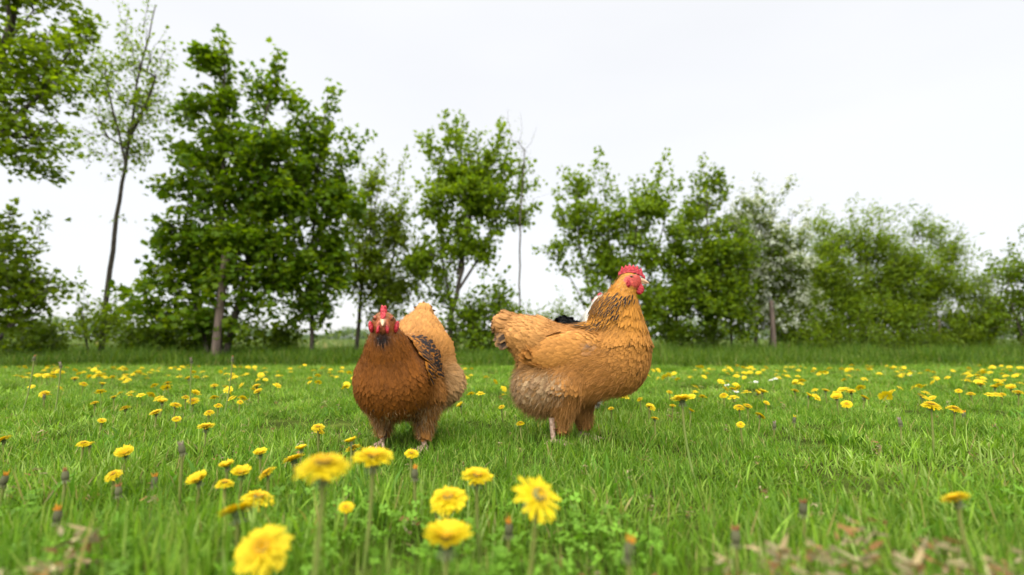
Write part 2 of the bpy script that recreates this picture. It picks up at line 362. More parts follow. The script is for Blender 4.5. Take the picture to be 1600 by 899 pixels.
    c = np.array([Q(u, v+48, .06)[:2] for (u, v) in ((1120, 860), (1170, 885), (1215, 850), (1240, 815), (1262, 880), (1300, 862), (1340, 890), (1290, 895), (1385, 850), (1420, 880), (1460, 862), (1530, 890), (1580, 870), (1500, 835), (1350, 835), (1190, 830), (70, 850), (40, 880), (110, 835), (1080, 890))])
    p = np.concatenate([np.repeat(c, 2, 0)+rng.normal(0, .016, (len(c)*2, 2)), np.stack([rng.uniform(-1.7, 1.7, 130), rng.uniform(.45, 2.2, 130)], 1)]); n = len(p)
    scatter('withered_scraps', md, np.column_stack([p, 0.002+.020*(np.arange(n) < len(c)*2)]), rng.uniform(0, 2*PI, n), np.ones((n, 3))*np.concatenate([rng.uniform(.8, 1.25, (len(c)*2, 1)), rng.uniform(.3, .8, (130, 1))]), rng.integers(0, 4, n), rng.normal(0, .2, (n, 2)),
            'withered brown plant scraps caught in the grass')
make_lawn()

# ------------------------------------------------------------------ trees
def tube_set(A, B, ra, rb, sides=5):
    """tapered tubes between points, vectorised"""
    d = B-A; L = np.linalg.norm(d, axis=1, keepdims=True)+1e-9; d = d/L
    ref = np.where(np.abs(d[:, 2:3]) > .9, np.array([[1., 0, 0]]), np.array([[0, 0, 1.]]))
    u = np.cross(d, ref); u /= np.linalg.norm(u, axis=1, keepdims=True); v = np.cross(d, u)
    th = np.arange(sides)*2*PI/sides
    ring = u[:, None]*np.cos(th)[None, :, None]+v[:, None]*np.sin(th)[None, :, None]
    B2 = B+d*rb[:, None]*.4
    V = np.concatenate([A[:, None]+ring*ra[:, None, None], B2[:, None]+ring*rb[:, None, None]], 1)
    n = len(A); base = (np.arange(n)*2*sides)[:, None]
    F = np.concatenate([base+np.array([k, (k+1) % sides, sides+(k+1) % sides, sides+k]) for k in range(sides)])
    return V.reshape(-1, 3), F

LEAVES = {
    'maple': (np.array([(0, 0), (.28, .05), (.62, .30), (.40, .42), (.52, .75), (.22, .66), (0, 1.05), (-.22, .66), (-.52, .75), (-.40, .42), (-.62, .30), (-.28, .05)])*1.0, .0),
    'oval': (np.array([(0, 0), (.26, .22), (.34, .55), (.18, .86), (0, 1.05), (-.18, .86), (-.34, .55), (-.26, .22)]), 0.),
    'round': (np.array([(0, 0), (.32, .15), (.48, .5), (.30, .88), (0, 1.0), (-.30, .88), (-.48, .5), (-.32, .15)]), 0.),
    'slim': (np.array([(0, 0), (.13, .32), (.10, .7), (0, 1.0), (-.10, .7), (-.13, .32)]), 0.),
    'small': (np.array([(0, 0), (.34, .45), (.0, 1.0), (-.34, .45)]), 0.),
}
def leaf_basis(pos, d, nrm, size, shape):
    """returns verts (n,k,3)"""
    pts, _ = LEAVES[shape]; k = len(pts)
    s = np.cross(d, nrm); s /= np.linalg.norm(s, axis=1, keepdims=True)+1e-9; nn = np.cross(s, d)
    x, y = pts[:, 0], pts[:, 1]; z = .28*np.abs(x)-.18*y**2
    return pos[:, None]+size[:, None, None]*(s[:, None]*x[None, :, None]+d[:, None]*y[None, :, None]+nn[:, None]*z[None, :, None])
def leaf_faces(n, shape):
    k = len(LEAVES[shape][0]); tip = k//2; base = (np.arange(n)*k)[:, None]
    right = list(range(0, tip+1)); left = [0]+list(range(k-1, tip-1, -1))[::1]
    def fan(ix):
        out = []; i = 1
        while i < len(ix)-1:
            if i < len(ix)-2: out.append([ix[0], ix[i], ix[i+1], ix[i+2]]); i += 2
            else: out.append([ix[0], ix[i], ix[i+1]]); i += 1
        return out
    fs = fan(right)+[f[::-1] for f in fan(left)]
    q = [base+np.array(f) for f in fs if len(f) == 4]; t = [base+np.array(f) for f in fs if len(f) == 3]
    return [np.concatenate(q)] if not t else ([np.concatenate(q)] if q else [])+[np.concatenate(t)]

def inside_lobes(lobes, n, rng, shell=.35):
    """lobes: (px,py,rx,ry,Y,depth) in picture units turned into real ellipsoids"""
    vol = np.array([l[2]*l[3]*(l[5]*FPX/l[4]) if len(l) < 7 else l[6]*l[2]*l[3]*l[5]*FPX/l[4] for l in lobes]); cnt = rng.multinomial(n, vol/vol.sum()); out = []
    for l, c in zip(lobes, cnt):
        ctr = P(l[0], l[1], l[4]); s = l[4]/FPX
        v = rng.normal(size=(c, 3)); v /= np.linalg.norm(v, axis=1, keepdims=True); r = rng.uniform(shell**3, 1, c)**(1/3.)
        r *= 1+rng.normal(0, .05, c); w_ = rng.random(c) < .13; r = np.where(w_, rng.uniform(.95, 1.30, c), r*.97)
        q = ctr+v*r[:, None]*np.array([l[2]*s, l[5]*.62, l[3]*s]); m = max(2, c//11); g = rng.integers(0, m, c)
        q = np.where((rng.random(c) < .82)[:, None], q[:m][g]+rng.normal(0, .085, (c, 3))*[1.2, 1, .8], q); out.append(q)
    return np.concatenate(out)

def grow(stems, att, rng, up=.25, path=.25):
    nodes = []; parent = []; plen = []
    for st in stems:
        for i, p in enumerate(st):
            parent.append(len(nodes)-1 if i else -1); plen.append(0 if not i else plen[-1]+np.linalg.norm(np.array(p)-np.array(nodes[-1]))); nodes.append(np.array(p, float))
    nstem = len(nodes)
    cap = nstem+len(att)*3; N = np.zeros((cap, 3)); N[:nstem] = nodes; PL = np.zeros(cap); PL[:nstem] = plen; par = np.full(cap, -1); par[:nstem] = parent
    cur = nstem; tips = []
    base = N[0]; mid = N[:nstem].mean(0)
    dist = np.min(np.linalg.norm(att[:, None]-N[None, :nstem], axis=2), axis=1)
    for a in att[np.argsort(dist)]:
        d = a-N[:cur]; L = np.linalg.norm(d, axis=1)
        cost = L+path*PL[:cur]+up*np.maximum(0, -(d[:, 2])+.15*L)*1.5
        j = int(np.argmin(cost)); seg = L[j]
        prev = j
        if seg > .25:
            m = N[j]+d[j]*.5+np.array([0, 0, -.06*seg])+rng.normal(0, .05*seg, 3)
            N[cur] = m; par[cur] = j; PL[cur] = PL[j]+seg*.5; prev = cur; cur += 1
        N[cur] = a; par[cur] = prev; PL[cur] = PL[j]+seg; tips.append(cur); cur += 1
    return N[:cur], par[:cur], np.array(tips), nstem

def make_tree(name, label, cat, base, stems, lobes, natt, per, size, shape, cols, seed, rtrunk=.04, rtip=.0016, shoots=(), group=None,
              droop=.25, flat=.75, blossom=0, leafparts=0, wind=(0, 0, 0), up=.25, spread=.052, trunk_name='trunk', expo=.42, crown_name='crown'):
    """base: picture (px, Y). stems: lists of picture points (px,py[,Y]). lobes as in inside_lobes"""
    rng = np.random.default_rng(seed); bx, BY = base
    b = P(bx, 530, BY); b[2] = 0.; b = np.array(b)
    S = []
    for st in stems:
        pts = [P(s[0], s[1], s[2] if len(s) > 2 else BY) for s in st]; pts[0][2] = min(pts[0][2], 0.0) if pts[0][2] < .6 else pts[0][2]
        dense = []
        for i in range(len(pts)-1):
            nseg = max(2, int(np.linalg.norm(pts[i+1]-pts[i])/.22))
            for k in range(nseg): dense.append(pts[i]+(pts[i+1]-pts[i])*k/nseg+(rng.normal(0, .006, 3) if (i or k) else 0))
        dense.append(pts[-1]); S.append(dense)
    att = inside_lobes(lobes, natt, rng)
    for sh in shoots:      # leader shoots that stick out of the crown
        a, c = P(sh[0], sh[1], BY), P(sh[2], sh[3], BY); n = sh[4] if len(sh) > 4 else 9
        off = rng.normal(0, .12, 3)*[0, 1, 0]
        tt = np.linspace(0, 1, n); att = np.concatenate([att, a+(c-a)*tt[:, None]+off+rng.normal(0, .025, (n, 3))*(1.2-tt[:, None])])
    for l in lobes:
        for _ in range(1+int(rng.random() < .5)):
            c0 = P(l[0], l[1], l[4]); s_m = l[4]/FPX; an = rng.uniform(.35, PI-.35); u_ = np.array([math.cos(an)*l[2]*s_m, rng.normal(0, .25)*l[5], math.sin(an)*l[3]*s_m]); n = 6
            tt = np.linspace(0, 1, n); up_ = np.array([wind[0]*.35+rng.normal(0, .06), 0, 1.])*rng.uniform(.22, .55)*min(1, l[3]*s_m/.4); att = np.concatenate([att, c0+u_*.85+up_*tt[:, None]+rng.normal(0, .018, (n, 3))])
    N, par, tips, ns = grow(S, att, rng, up)
    cnt = np.zeros(len(N)); 
    cnt[tips] = 1
    for i in range(len(N)-1, -1, -1):
        if par[i] >= 0: cnt[par[i]] += cnt[i]
    # children always come after parents except stems: handled as stems are ordered too
    rad = rtip+(rtrunk*.8-rtip)*(np.maximum(cnt-1, 0)/cnt.max())**.62
    i0 = 0
    for j, st in enumerate(S):
        n_ = len(st); rad[i0:i0+n_] = np.maximum(rad[i0:i0+n_], rtrunk*(1 if j == 0 else .5)*(1-.85*np.linspace(0, 1, n_))**.9); i0 += n_
    ci = np.where(par >= 0)[0]
    rb = np.minimum(rad[ci], rad[par[ci]]); ra = np.where(rad[par[ci]] > 2.2*rb, rb*1.35, rad[par[ci]])
    V, F = tube_set(N[par[ci]], N[ci], ra, rb, 5)
    root = empty(name, b); tag(root, label, cat, group)
    link(trunk_name, mesh(trunk_name, V-b, [F], M_BARK), root)
    # leaves
    A, B = N[par[tips]], N[tips]; n = len(tips)*per
    ii = np.repeat(np.arange(len(tips)), per); t = rng.uniform(.15, 1.12, n)
    pos = A[ii]+(B[ii]-A[ii])*t[:, None]+rng.normal(0, spread, (n, 3))
    ax = (B-A)/(np.linalg.norm(B-A, axis=1, keepdims=True)+1e-9)
    d = ax[ii]*.6+rng.normal(0, .75, (n, 3)); d[:, 2] -= droop; d += np.array(wind); d /= np.linalg.norm(d, axis=1, keepdims=True)
    nr = rng.normal(0, 1-flat+.15, (n, 3)); nr[:, 2] += flat; nr /= np.linalg.norm(nr, axis=1, keepdims=True)
    sz = size*rng.uniform(.6, 1.2, n)
    cols = np.array(cols); clump = cols[rng.integers(0, len(cols), len(tips))][ii]*.6+cols[rng.integers(0, len(cols), n)]*.4
    c = clump*rng.uniform(.8, 1.2, (n, 1))
    LV = leaf_basis(pos, d, nr, sz, shape)
    part_ix = np.zeros(n, bool)
    if leafparts:
        # those that show largest: nearest to the camera and inside the frame
        dd = np.linalg.norm(pos-[0, 0, CAM_H], axis=1)
        uu = 800+pos[:, 0]/pos[:, 1]*FPX; inn = (uu > 0) & (uu < 1600); score = np.where(inn, dd/sz, 1e9)
        part_ix[np.argsort(score)[:leafparts]] = True
    keep = ~part_ix; kk = LV.shape[1]
    cr = link(crown_name, mesh(crown_name, (LV[keep]-b).reshape(-1, 3), leaf_faces(keep.sum(), shape), M_LEAF, col=np.repeat(c[keep], kk, 0), smooth=False), root)
    cr['kind'] = 'stuff'
    if leafparts:
        pts = LEAVES[shape][0]; z = .28*np.abs(pts[:, 0])-.18*pts[:, 1]**2
        lm = [mesh('leaf', np.column_stack([pts, z]), leaf_faces(1, shape), M_LEAF, col=np.repeat([cc], kk, 0), smooth=False) for cc in cols]
        for i in np.where(part_ix)[0]:
            o = bpy.data.objects.new('leaf', lm[int(rng.integers(0, len(lm)))]); ROOT.objects.link(o); o.parent = root
            s = np.cross(d[i], nr[i]); s /= np.linalg.norm(s); nn = np.cross(s, d[i])
            mt = Matrix.Identity(4)
            for r_ in range(3): mt[r_][0], mt[r_][1], mt[r_][2], mt[r_][3] = s[r_]*sz[i], d[i][r_]*sz[i], nn[r_]*sz[i], pos[i][r_]-b[r_]
            o.matrix_local = mt
    if blossom:
        m = int(len(tips)*blossom); pk = rng.choice(len(tips), m, replace=True)
        cc = B[pk]+rng.normal(0, .06, (m, 3))+[0, -.02, .04]; q = 9
        pos = np.repeat(cc, q, 0)+rng.normal(0, .022, (m*q, 3)); d = rng.normal(size=(m*q, 3)); d /= np.linalg.norm(d, axis=1, keepdims=True)
        nr = rng.normal(size=(m*q, 3)); nr[:, 2] += 1
        BV = leaf_basis(pos, d, nr, np.full(m*q, .036)*rng.uniform(.7, 1.3, m*q), 'small')
        bo = link('blossom', mesh('blossom', (BV-b).reshape(-1, 3), leaf_faces(m*q, 'small'), M_PETAL, col=np.full((m*q*4, 3), (.55, .58, .48)), smooth=False), root); bo['kind'] = 'stuff'
    return root

G_MAPLE = [(.070, .135, .004), (.095, .165, .005), (.135, .20, .008), (.05, .105, .004)]
G_FRESH = [(.115, .185, .006), (.155, .23, .009), (.085, .15, .005), (.14, .21, .014)]
G_OLIVE = [(.095, .14, .010), (.125, .17, .014), (.07, .11, .008), (.14, .175, .024)]
G_DARK = [(.055, .10, .005), (.08, .135, .007), (.105, .16, .010)]
G_WILLOW = [(.105, .17, .010), (.135, .20, .014), (.08, .14, .008), (.165, .23, .022)]

make_tree('maple_tree', 'bright leafy tree overhanging the top left corner with its trunk outside the frame', 'tree', (-70, 5.2),
          [[(-70, 560), (-62, 330), (-20, 180), (10, 60), (20, -60)], [(-40, 240), (60, 150), (110, 80)], [(-30, 200), (40, 215), (90, 190)]],
          [(20, 60, 120, 130, 5.2, .7), (-30, 190, 130, 110, 5.2, .7), (70, 60, 85, 75, 5.2, .5), (60, 170, 75, 50, 5.2, .45), (40, 235, 65, 32, 5.1, .4), (95, 105, 62, 60, 5.2, .45), (-160, 100, 160, 190, 5.3, .8), (20, -90, 160, 90, 5.3, .8)],
          1500, 9, .054, 'maple', G_FRESH, 101, rtrunk=.07, shoots=[(90, 100, 160, 75), (100, 140, 150, 130), (70, 205, 120, 215), (60, 245, 135, 238), (60, 255, 75, 272), (80, 60, 135, 20)],
          leafparts=280, wind=(.35, 0, -.1), droop=.15, flat=.9)
make_tree('maple_tree', 'low leafy tree at the left edge below the overhanging branches', 'tree', (-70, 6.2),
          [[(-70, 560), (-30, 500), (20, 470), (60, 430)], [(-40, 510), (30, 500), (70, 480)], [(-50, 530), (-20, 400), (0, 350)]],
          [(20, 440, 70, 55, 6.2, .5), (65, 455, 48, 38, 6.2, .4), (30, 490, 60, 28, 6.2, .4), (-30, 420, 60, 80, 6.2, .6), (10, 375, 28, 30, 6.2, .3)],
          460, 5, .066, 'maple', [tuple(np.array(c)*.8) for c in G_FRESH], 102, rtrunk=.05, shoots=[(30, 400, 65, 330, 7), (5, 380, 8, 322, 6), (90, 450, 122, 440, 6)], wind=(.4, 0, 0))
make_tree('slender_tree', 'tall thin tree with a bare leaning trunk and sparse airy crown', 'tree', (158, 7.0),
          [[(158, 548), (163, 500), (172, 420), (182, 340), (195, 262), (207, 190), (213, 130), (232, 60), (243, 8)], [(196, 255), (178, 180), (165, 120)], [(204, 210), (225, 170), (243, 120)], [(200, 235), (170, 215), (150, 180)]],
          [(200, 175, 62, 75, 7, .5), (170, 130, 46, 60, 7, .4), (150, 190, 34, 50, 7, .3), (230, 120, 28, 60, 7, .4), (190, 235, 50, 35, 7, .4), (205, 80, 34, 40, 7, .3)],
          480, 5, .058, 'small', G_FRESH, 103, rtrunk=.038, rtip=.0014, shoots=[(235, 90, 247, 5, 12), (195, 70, 203, 15, 8), (170, 90, 178, 40, 8), (240, 130, 262, 60, 8), (150, 160, 128, 110, 6), (180, 275, 228, 262, 5), (178, 345, 192, 335, 3)], wind=(.1, 0, 0), up=.1)
make_tree('sapling', 'slight sapling with thin leaves at the foot of the leaning trunk', 'sapling', (118, 6.8), [[(140, 548), (130, 500), (120, 470)], [(150, 545), (170, 500), (178, 470)]],
          [(125, 495, 38, 30, 6.8, .3), (178, 500, 26, 32, 6.8, .3), (155, 515, 40, 22, 6.6, .3)], 150, 5, .06, 'oval', G_FRESH, 104, rtrunk=.014)
make_tree('maple_tree', 'largest dark green dense maple left of the hens with several stems', 'tree', (352, 6.4),
          [[(340, 555), (345, 430), (350, 300), (348, 160), (352, 90)], [(352, 555), (385, 420), (398, 300), (410, 200), (432, 110)], [(330, 558), (305, 470), (290, 360), (300, 240)], [(350, 540), (330, 450), (325, 300)]],
          [(345, 330, 90, 120, 6.4, .7), (330, 200, 55, 80, 6.4, .5), (400, 270, 70, 110, 6.5, .6), (300, 400, 58, 70, 6.3, .5), (390, 420, 80, 80, 6.4, .7), (270, 478, 72, 32, 6.1, .35), (345, 130, 34, 45, 6.4, .3), (225, 470, 34, 22, 6.1, .3), (330, 500, 60, 34, 6.3, .5), (420, 190, 34, 60, 6.4, .3)],
          1500, 8, .072, 'maple', G_MAPLE, 105, rtrunk=.05, shoots=[(350, 100, 352, 58, 8), (330, 120, 322, 85, 6), (370, 150, 385, 95, 7), (432, 150, 437, 78, 10), (405, 170, 398, 125, 6), (270, 230, 245, 210, 6), (265, 310, 245, 290, 5), (255, 380, 232, 378, 5), (210, 465, 188, 448, 5), (210, 480, 195, 478, 4)], leafparts=280, droop=.3)
make_tree('maple_tree', 'dense dark maple with one slim straight trunk, joined to the largest one at its right', 'tree', (487, 6.9),
          [[(487, 550), (487, 450), (490, 350), (500, 240), (512, 150)], [(488, 430), (455, 330), (450, 230)], [(489, 400), (525, 300), (540, 240)]],
          [(480, 330, 62, 105, 6.9, .6), (505, 240, 40, 62, 6.9, .4), (450, 260, 36, 60, 6.9, .4), (500, 430, 52, 60, 6.9, .5), (455, 440, 44, 56, 6.9, .5), (530, 350, 34, 70, 6.9, .4), (480, 495, 40, 20, 6.9, .4)],
          950, 7, .070, 'maple', G_MAPLE, 106, rtrunk=.034, shoots=[(505, 190, 518, 125, 10), (525, 250, 570, 200, 8), (480, 190, 462, 145, 7), (535, 240, 556, 205, 6)], droop=.3)
make_tree('field_tree', 'olive green loose crowned tree standing behind the head of the left hen', 'tree', (560, 8.2),
          [[(556, 550), (562, 480), (570, 400), (590, 300)], [(562, 480), (610, 420), (625, 330)], [(565, 450), (545, 380), (540, 320)]],
          [(585, 340, 44, 70, 8.2, .5), (560, 400, 45, 60, 8.2, .5), (612, 400, 36, 90, 8.2, .5), (590, 450, 50, 40, 8.2, .5), (610, 480, 38, 24, 8.2, .4)],
          800, 10, .064, 'oval', G_OLIVE[:2]+G_FRESH[:2], 107, rtrunk=.04, shoots=[(575, 290, 565, 245, 6), (590, 290, 594, 238, 6), (615, 300, 633, 228, 10), (625, 350, 640, 290, 6)], droop=.2)
make_tree('hazel_tree', 'fresh green tree with forked trunk and open crown in the middle above the left hen', 'tree', (700, 8.0),
          [[(700, 550), (706, 490), (722, 420), (728, 340), (720, 240)], [(706, 490), (690, 400), (685, 300), (690, 230)], [(712, 460), (745, 410), (775, 340), (790, 260)], [(716, 430), (735, 330), (750, 230)]],
          [(715, 300, 62, 80, 8.0, .6), (690, 250, 36, 52, 8.0, .4), (765, 300, 48, 62, 8.0, .5), (670, 370, 36, 60, 8.0, .4), (740, 380, 50, 40, 8.0, .5), (790, 260, 26, 40, 8.0, .3), (680, 430, 38, 40, 8.0, .4), (805, 330, 22, 26, 8.0, .3)],
          900, 9, .064, 'round', G_FRESH, 108, rtrunk=.05, shoots=[(700, 230, 696, 180, 9), (720, 230, 723, 182, 9), (672, 240, 655, 215, 6), (775, 250, 785, 200, 8), (790, 260, 797, 212, 6), (740, 230, 750, 200, 6), (815, 300, 840, 285, 6), (820, 340, 845, 318, 6), (805, 250, 828, 262, 5)], droop=.1, flat=.5)
make_tree('leafy_shrub', 'shady shrub at the foot of the forked middle tree, between the two hens', 'shrub', (745, 7.6), [[(735, 552), (740, 500), (735, 470)], [(760, 552), (775, 500), (780, 465)], [(715, 552), (700, 500)]],
          [(750, 500, 45, 42, 7.6, .5), (715, 515, 36, 34, 7.6, .4), (785, 480, 26, 30, 7.6, .4), (700, 470, 30, 26, 7.8, .3), (760, 540, 60, 18, 7.4, .4)], 420, 7, .058, 'round', G_DARK+G_FRESH[:1], 109, rtrunk=.022)
make_tree('bare_sapling', 'straight thin sapling with fine almost bare twigs right of the middle tree', 'sapling', (812, 7.6), [[(812, 552), (812, 470), (812, 390), (815, 300), (820, 235)]],
          [(825, 290, 20, 60, 7.6, .25), (808, 230, 16, 40, 7.6, .2)], 50, 1, .03, 'small', G_OLIVE, 110, rtrunk=.016, rtip=.001, shoots=[(820, 250, 812, 180, 6), (820, 260, 838, 200, 6)], up=.1)
make_tree('leafy_shrub', 'low light shrub seen behind the back of the standing hen', 'shrub', (850, 9.5), [[(850, 548), (850, 510)], [(880, 548), (885, 505)]],
          [(850, 505, 42, 26, 9.5, .5), (895, 510, 34, 30, 9.5, .5), (820, 515, 30, 22, 9.5, .4)], 260, 6, .055, 'oval', G_FRESH, 111, rtrunk=.02)
make_tree('hazel_tree', 'bushy many stemmed tree rising directly behind the head of the standing hen', 'tree', (950, 8.8),
          [[(940, 550), (925, 470), (905, 380), (900, 300)], [(950, 550), (955, 440), (950, 330), (940, 280)], [(965, 550), (985, 430), (1000, 320), (1015, 290)], [(955, 550), (1020, 420), (1040, 340)], [(945, 552), (900, 450), (870, 400)]],
          [(930, 350, 55, 62, 8.8, .5), (985, 370, 60, 72, 8.8, .6), (1030, 350, 36, 55, 8.8, .4), (900, 320, 30, 46, 8.8, .4), (930, 440, 45, 50, 8.8, .5), (1010, 450, 50, 60, 8.8, .6), (885, 380, 26, 36, 8.8, .3), (980, 500, 60, 36, 8.8, .5)],
          1200, 9, .060, 'round', G_FRESH, 112, rtrunk=.03, shoots=[(925, 300, 932, 242, 9), (950, 310, 945, 260, 7), (905, 300, 902, 265, 6), (880, 370, 868, 290, 8), (870, 400, 835, 388, 7), (1015, 300, 1043, 240, 9), (1000, 310, 990, 275, 6), (1045, 320, 1060, 290, 5)], droop=.1, flat=.5)
make_tree('birch_tree', 'pointed pale green topped tree right of the standing hen with dark lower boughs', 'tree', (1100, 9.2),
          [[(1052, 556), (1060, 480), (1070, 400)], [(1115, 556), (1112, 450), (1105, 340), (1103, 270)], [(1145, 556), (1140, 470), (1135, 400)]],
          [(1102, 330, 38, 60, 9.2, .5), (1085, 400, 50, 60, 9.0, .7), (1130, 400, 44, 62, 9.0, .7), (1075, 470, 56, 52, 8.9, .7), (1140, 480, 52, 46, 8.9, .7), (1110, 440, 60, 60, 8.8, .6), (1040, 500, 30, 30, 8.9, .4)],
          1500, 9, .062, 'round', [(.075, .13, .006), (.11, .175, .008), (.06, .11, .005), (.16, .23, .014)], 113, rtrunk=.045, shoots=[(1100, 290, 1101, 238, 10), (1112, 300, 1122, 262, 7), (1090, 310, 1082, 268, 7), (1120, 320, 1140, 290, 6)], droop=.3)
make_tree('hawthorn_tree', 'hawthorn with white blossom hanging on wind bent boughs', 'tree', (1205, 9.4),
          [[(1180, 556), (1185, 470), (1180, 380), (1195, 320)], [(1200, 556), (1215, 470), (1225, 390), (1240, 330)], [(1190, 556), (1160, 450)]],
          [(1190, 400, 50, 62, 9.4, .6), (1225, 410, 42, 60, 9.4, .6), (1170, 350, 38, 42, 9.4, .4), (1210, 480, 58, 52, 9.4, .6), (1165, 460, 40, 50, 9.3, .5), (1245, 470, 36, 50, 9.4, .5)],
          1500, 12, .058, 'oval', G_DARK+G_OLIVE[:2], 114, rtrunk=.04, blossom=1.3, shoots=[(1200, 340, 1228, 282, 9), (1190, 350, 1210, 300, 6), (1225, 350, 1262, 318, 6), (1170, 330, 1160, 290, 5)], wind=(.4, 0, 0))
make_tree('willow_bush', 'huge wind swept willow bush filling the right of the hedge', 'bush', (1380, 10.2),
          [[(1330, 556), (1310, 470), (1300, 380)], [(1350, 556), (1350, 450), (1365, 350)], [(1370, 556), (1400, 450), (1430, 370)], [(1390, 556), (1440, 470), (1490, 410)], [(1310, 556), (1280, 480), (1275, 400)]],
          [(1360, 430, 90, 90, 10.2, .9), (1300, 420, 50, 75, 10.2, .7), (1420, 420, 75, 72, 10.2, .8), (1470, 440, 52, 52, 10.2, .6), (1340, 500, 90, 48, 10.0, .8), (1430, 510, 60, 44, 10.0, .7), (1290, 500, 40, 46, 10.0, .6)],
          2300, 14, .105, 'slim', G_WILLOW, 115, rtrunk=.04, wind=(.8, 0, .35), droop=0, spread=.09,
          shoots=[(1290, 360, 1302, 322, 6), (1320, 350, 1335, 318, 6), (1355, 360, 1378, 325, 6), (1390, 360, 1425, 318, 8), (1420, 370, 1455, 335, 7), (1450, 390, 1490, 375, 6), (1480, 400, 1525, 398, 7), (1490, 430, 1530, 430, 6), (1345, 350, 1352, 330, 4)])
make_tree('leafy_shrub', 'pale thin shrub beside the post right of the willow bush', 'shrub', (1520, 9.6), [[(1515, 556), (1518, 500), (1525, 460)], [(1540, 556), (1550, 500)]],
          [(1520, 500, 34, 42, 9.6, .5), (1550, 480, 28, 40, 9.6, .4), (1505, 530, 40, 26, 9.4, .4)], 560, 13, .085, 'slim', G_WILLOW, 116, rtrunk=.02, wind=(.4, 0, .2))
make_tree('dark_tree', 'dark tree cut off by the right edge of the picture', 'tree', (1610, 8.6), [[(1610, 556), (1612, 450), (1615, 380)], [(1605, 540), (1580, 470)]],
          [(1600, 450, 46, 46, 8.6, .5), (1590, 510, 48, 36, 8.6, .5), (1640, 430, 60, 70, 8.6, .6), (1620, 480, 50, 70, 8.6, .6)], 700, 8, .06, 'oval', G_DARK+G_MAPLE[1:3], 117, rtrunk=.05, shoots=[(1595, 410, 1600, 375, 5), (1580, 430, 1572, 405, 4)], wind=(.4, 0, 0))
# undergrowth along the row, each bush its own
UND = [(235, 6.6, 40, 20, 'round', G_DARK, 'low dark bramble left of the stake and below the largest maple'),
       (300, 6.9, 45, 24, 'round', G_DARK, 'low dark bramble just left of the wooden stake'),
       (420, 7.2, 60, 26, 'round', G_DARK, 'low dark bramble between the wooden stake and the slim trunk'),
       (640, 8.4, 45, 28, 'round', G_OLIVE, 'low olive bush half hidden by the rump of the left hen'),
       (1085, 9.0, 50, 16, 'oval', G_DARK, 'low dark bush below the pointed tree'),
       (1260, 9.2, 36, 30, 'oval', G_FRESH, 'small bright bush between the hawthorn stake and the willow bush'),
       (1330, 9.3, 60, 22, 'oval', G_DARK, 'low dark bush at the left foot of the willow'),
       (1420, 9.4, 50, 22, 'oval', G_DARK, 'low dark bush at the right foot of the willow'),
       (40, 6.7, 60, 18, 'oval', G_DARK, 'low bramble at the left edge under the low tree')]
for i, (x, Y, rx, ry, sh, cc, lb) in enumerate(UND):
    make_tree('low_bush', lb, 'bush', (x, Y), [[(x-8, 556), (x-rx*.4, 530)], [(x+8, 556), (x+rx*.4, 528)]], [(x, 532, rx, ry, Y, .4), (x+rx*.4, 528, rx*.5, ry, Y, .3)], 190, 7, .05, sh, cc, 130+i, rtrunk=.012)
# far hedgerow on the horizon
def far_wood():
    rng = np.random.default_rng(5); n = 26000
    x = rng.uniform(-190, 190, n); prof = 3.0+1.6*np.sin(x*.05)+1.1*np.sin(x*.17+1)+.6*np.sin(x*.43)
    pos = np.stack([x, 125+rng.normal(0, 3, n), rng.uniform(0, 1, n)**.8*np.maximum(prof, .8)], 1)
    d = rng.normal(size=(n, 3)); d /= np.linalg.norm(d, axis=1, keepdims=True); nr = rng.normal(size=(n, 3))
    LV = leaf_basis(pos, d, nr, rng.uniform(.5, 1.1, n), 'small')
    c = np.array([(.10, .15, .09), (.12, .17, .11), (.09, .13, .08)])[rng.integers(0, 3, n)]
    o = link('far_wood', mesh('far_wood', LV.reshape(-1, 3), leaf_faces(n, 'small'), M_LEAF, col=np.repeat(c, 4, 0), smooth=False))
    tag(o, 'pale distant line of woodland on the horizon behind the trees', 'wood', kind='stuff')
far_wood()

# stakes and the post
def lathe(profile, sides=16, ang=None):
    V, F = [], []
    for (r, z) in profile:
        for k in range(sides):
            a = 2*PI*k/sides; V.append((r*math.cos(a), r*math.sin(a), z))
    for j in range(len(profile)-1):
        for k in range(sides):
            F.append((j*sides+k, j*sides+(k+1) % sides, (j+1)*sides+(k+1) % sides, (j+1)*sides+k))
    return np.array(V, float), np.array(F)
def stake(px, Y, py_top, r, lean, name, label):
    b = P(px, 530, Y); h = P(px, py_top, Y)[2]
    V, F = lathe([(r*1.05, -.1), (r, h*.3), (r*.97, h*.7), (r*.93, h-.02), (r*.8, h), (.001, h+.004)], 12)
    rng = np.random.default_rng(int(px)); V[:, 0] += lean*V[:, 2]; V[:, :2] += .05*r*np.sin(V[:, 2:3]*9+rng.random(2)*6)
    o = link(name, mesh(name, V, [F], M_STAKE)); o.location = (b[0], Y, 0); tag(o, label, 'stake')
stake(337, 6.12, 395, .046, .05, 'wooden_stake', 'thick weathered wooden stake in front of the largest maple')
stake(1209, 9.0, 470, .040, -.01, 'wooden_stake', 'brown wooden stake in front of the blossoming hawthorn')
stake(1469, 9.6, 500, .020, .01, 'fence_post', 'thin grey post at the right side of the willow bush')

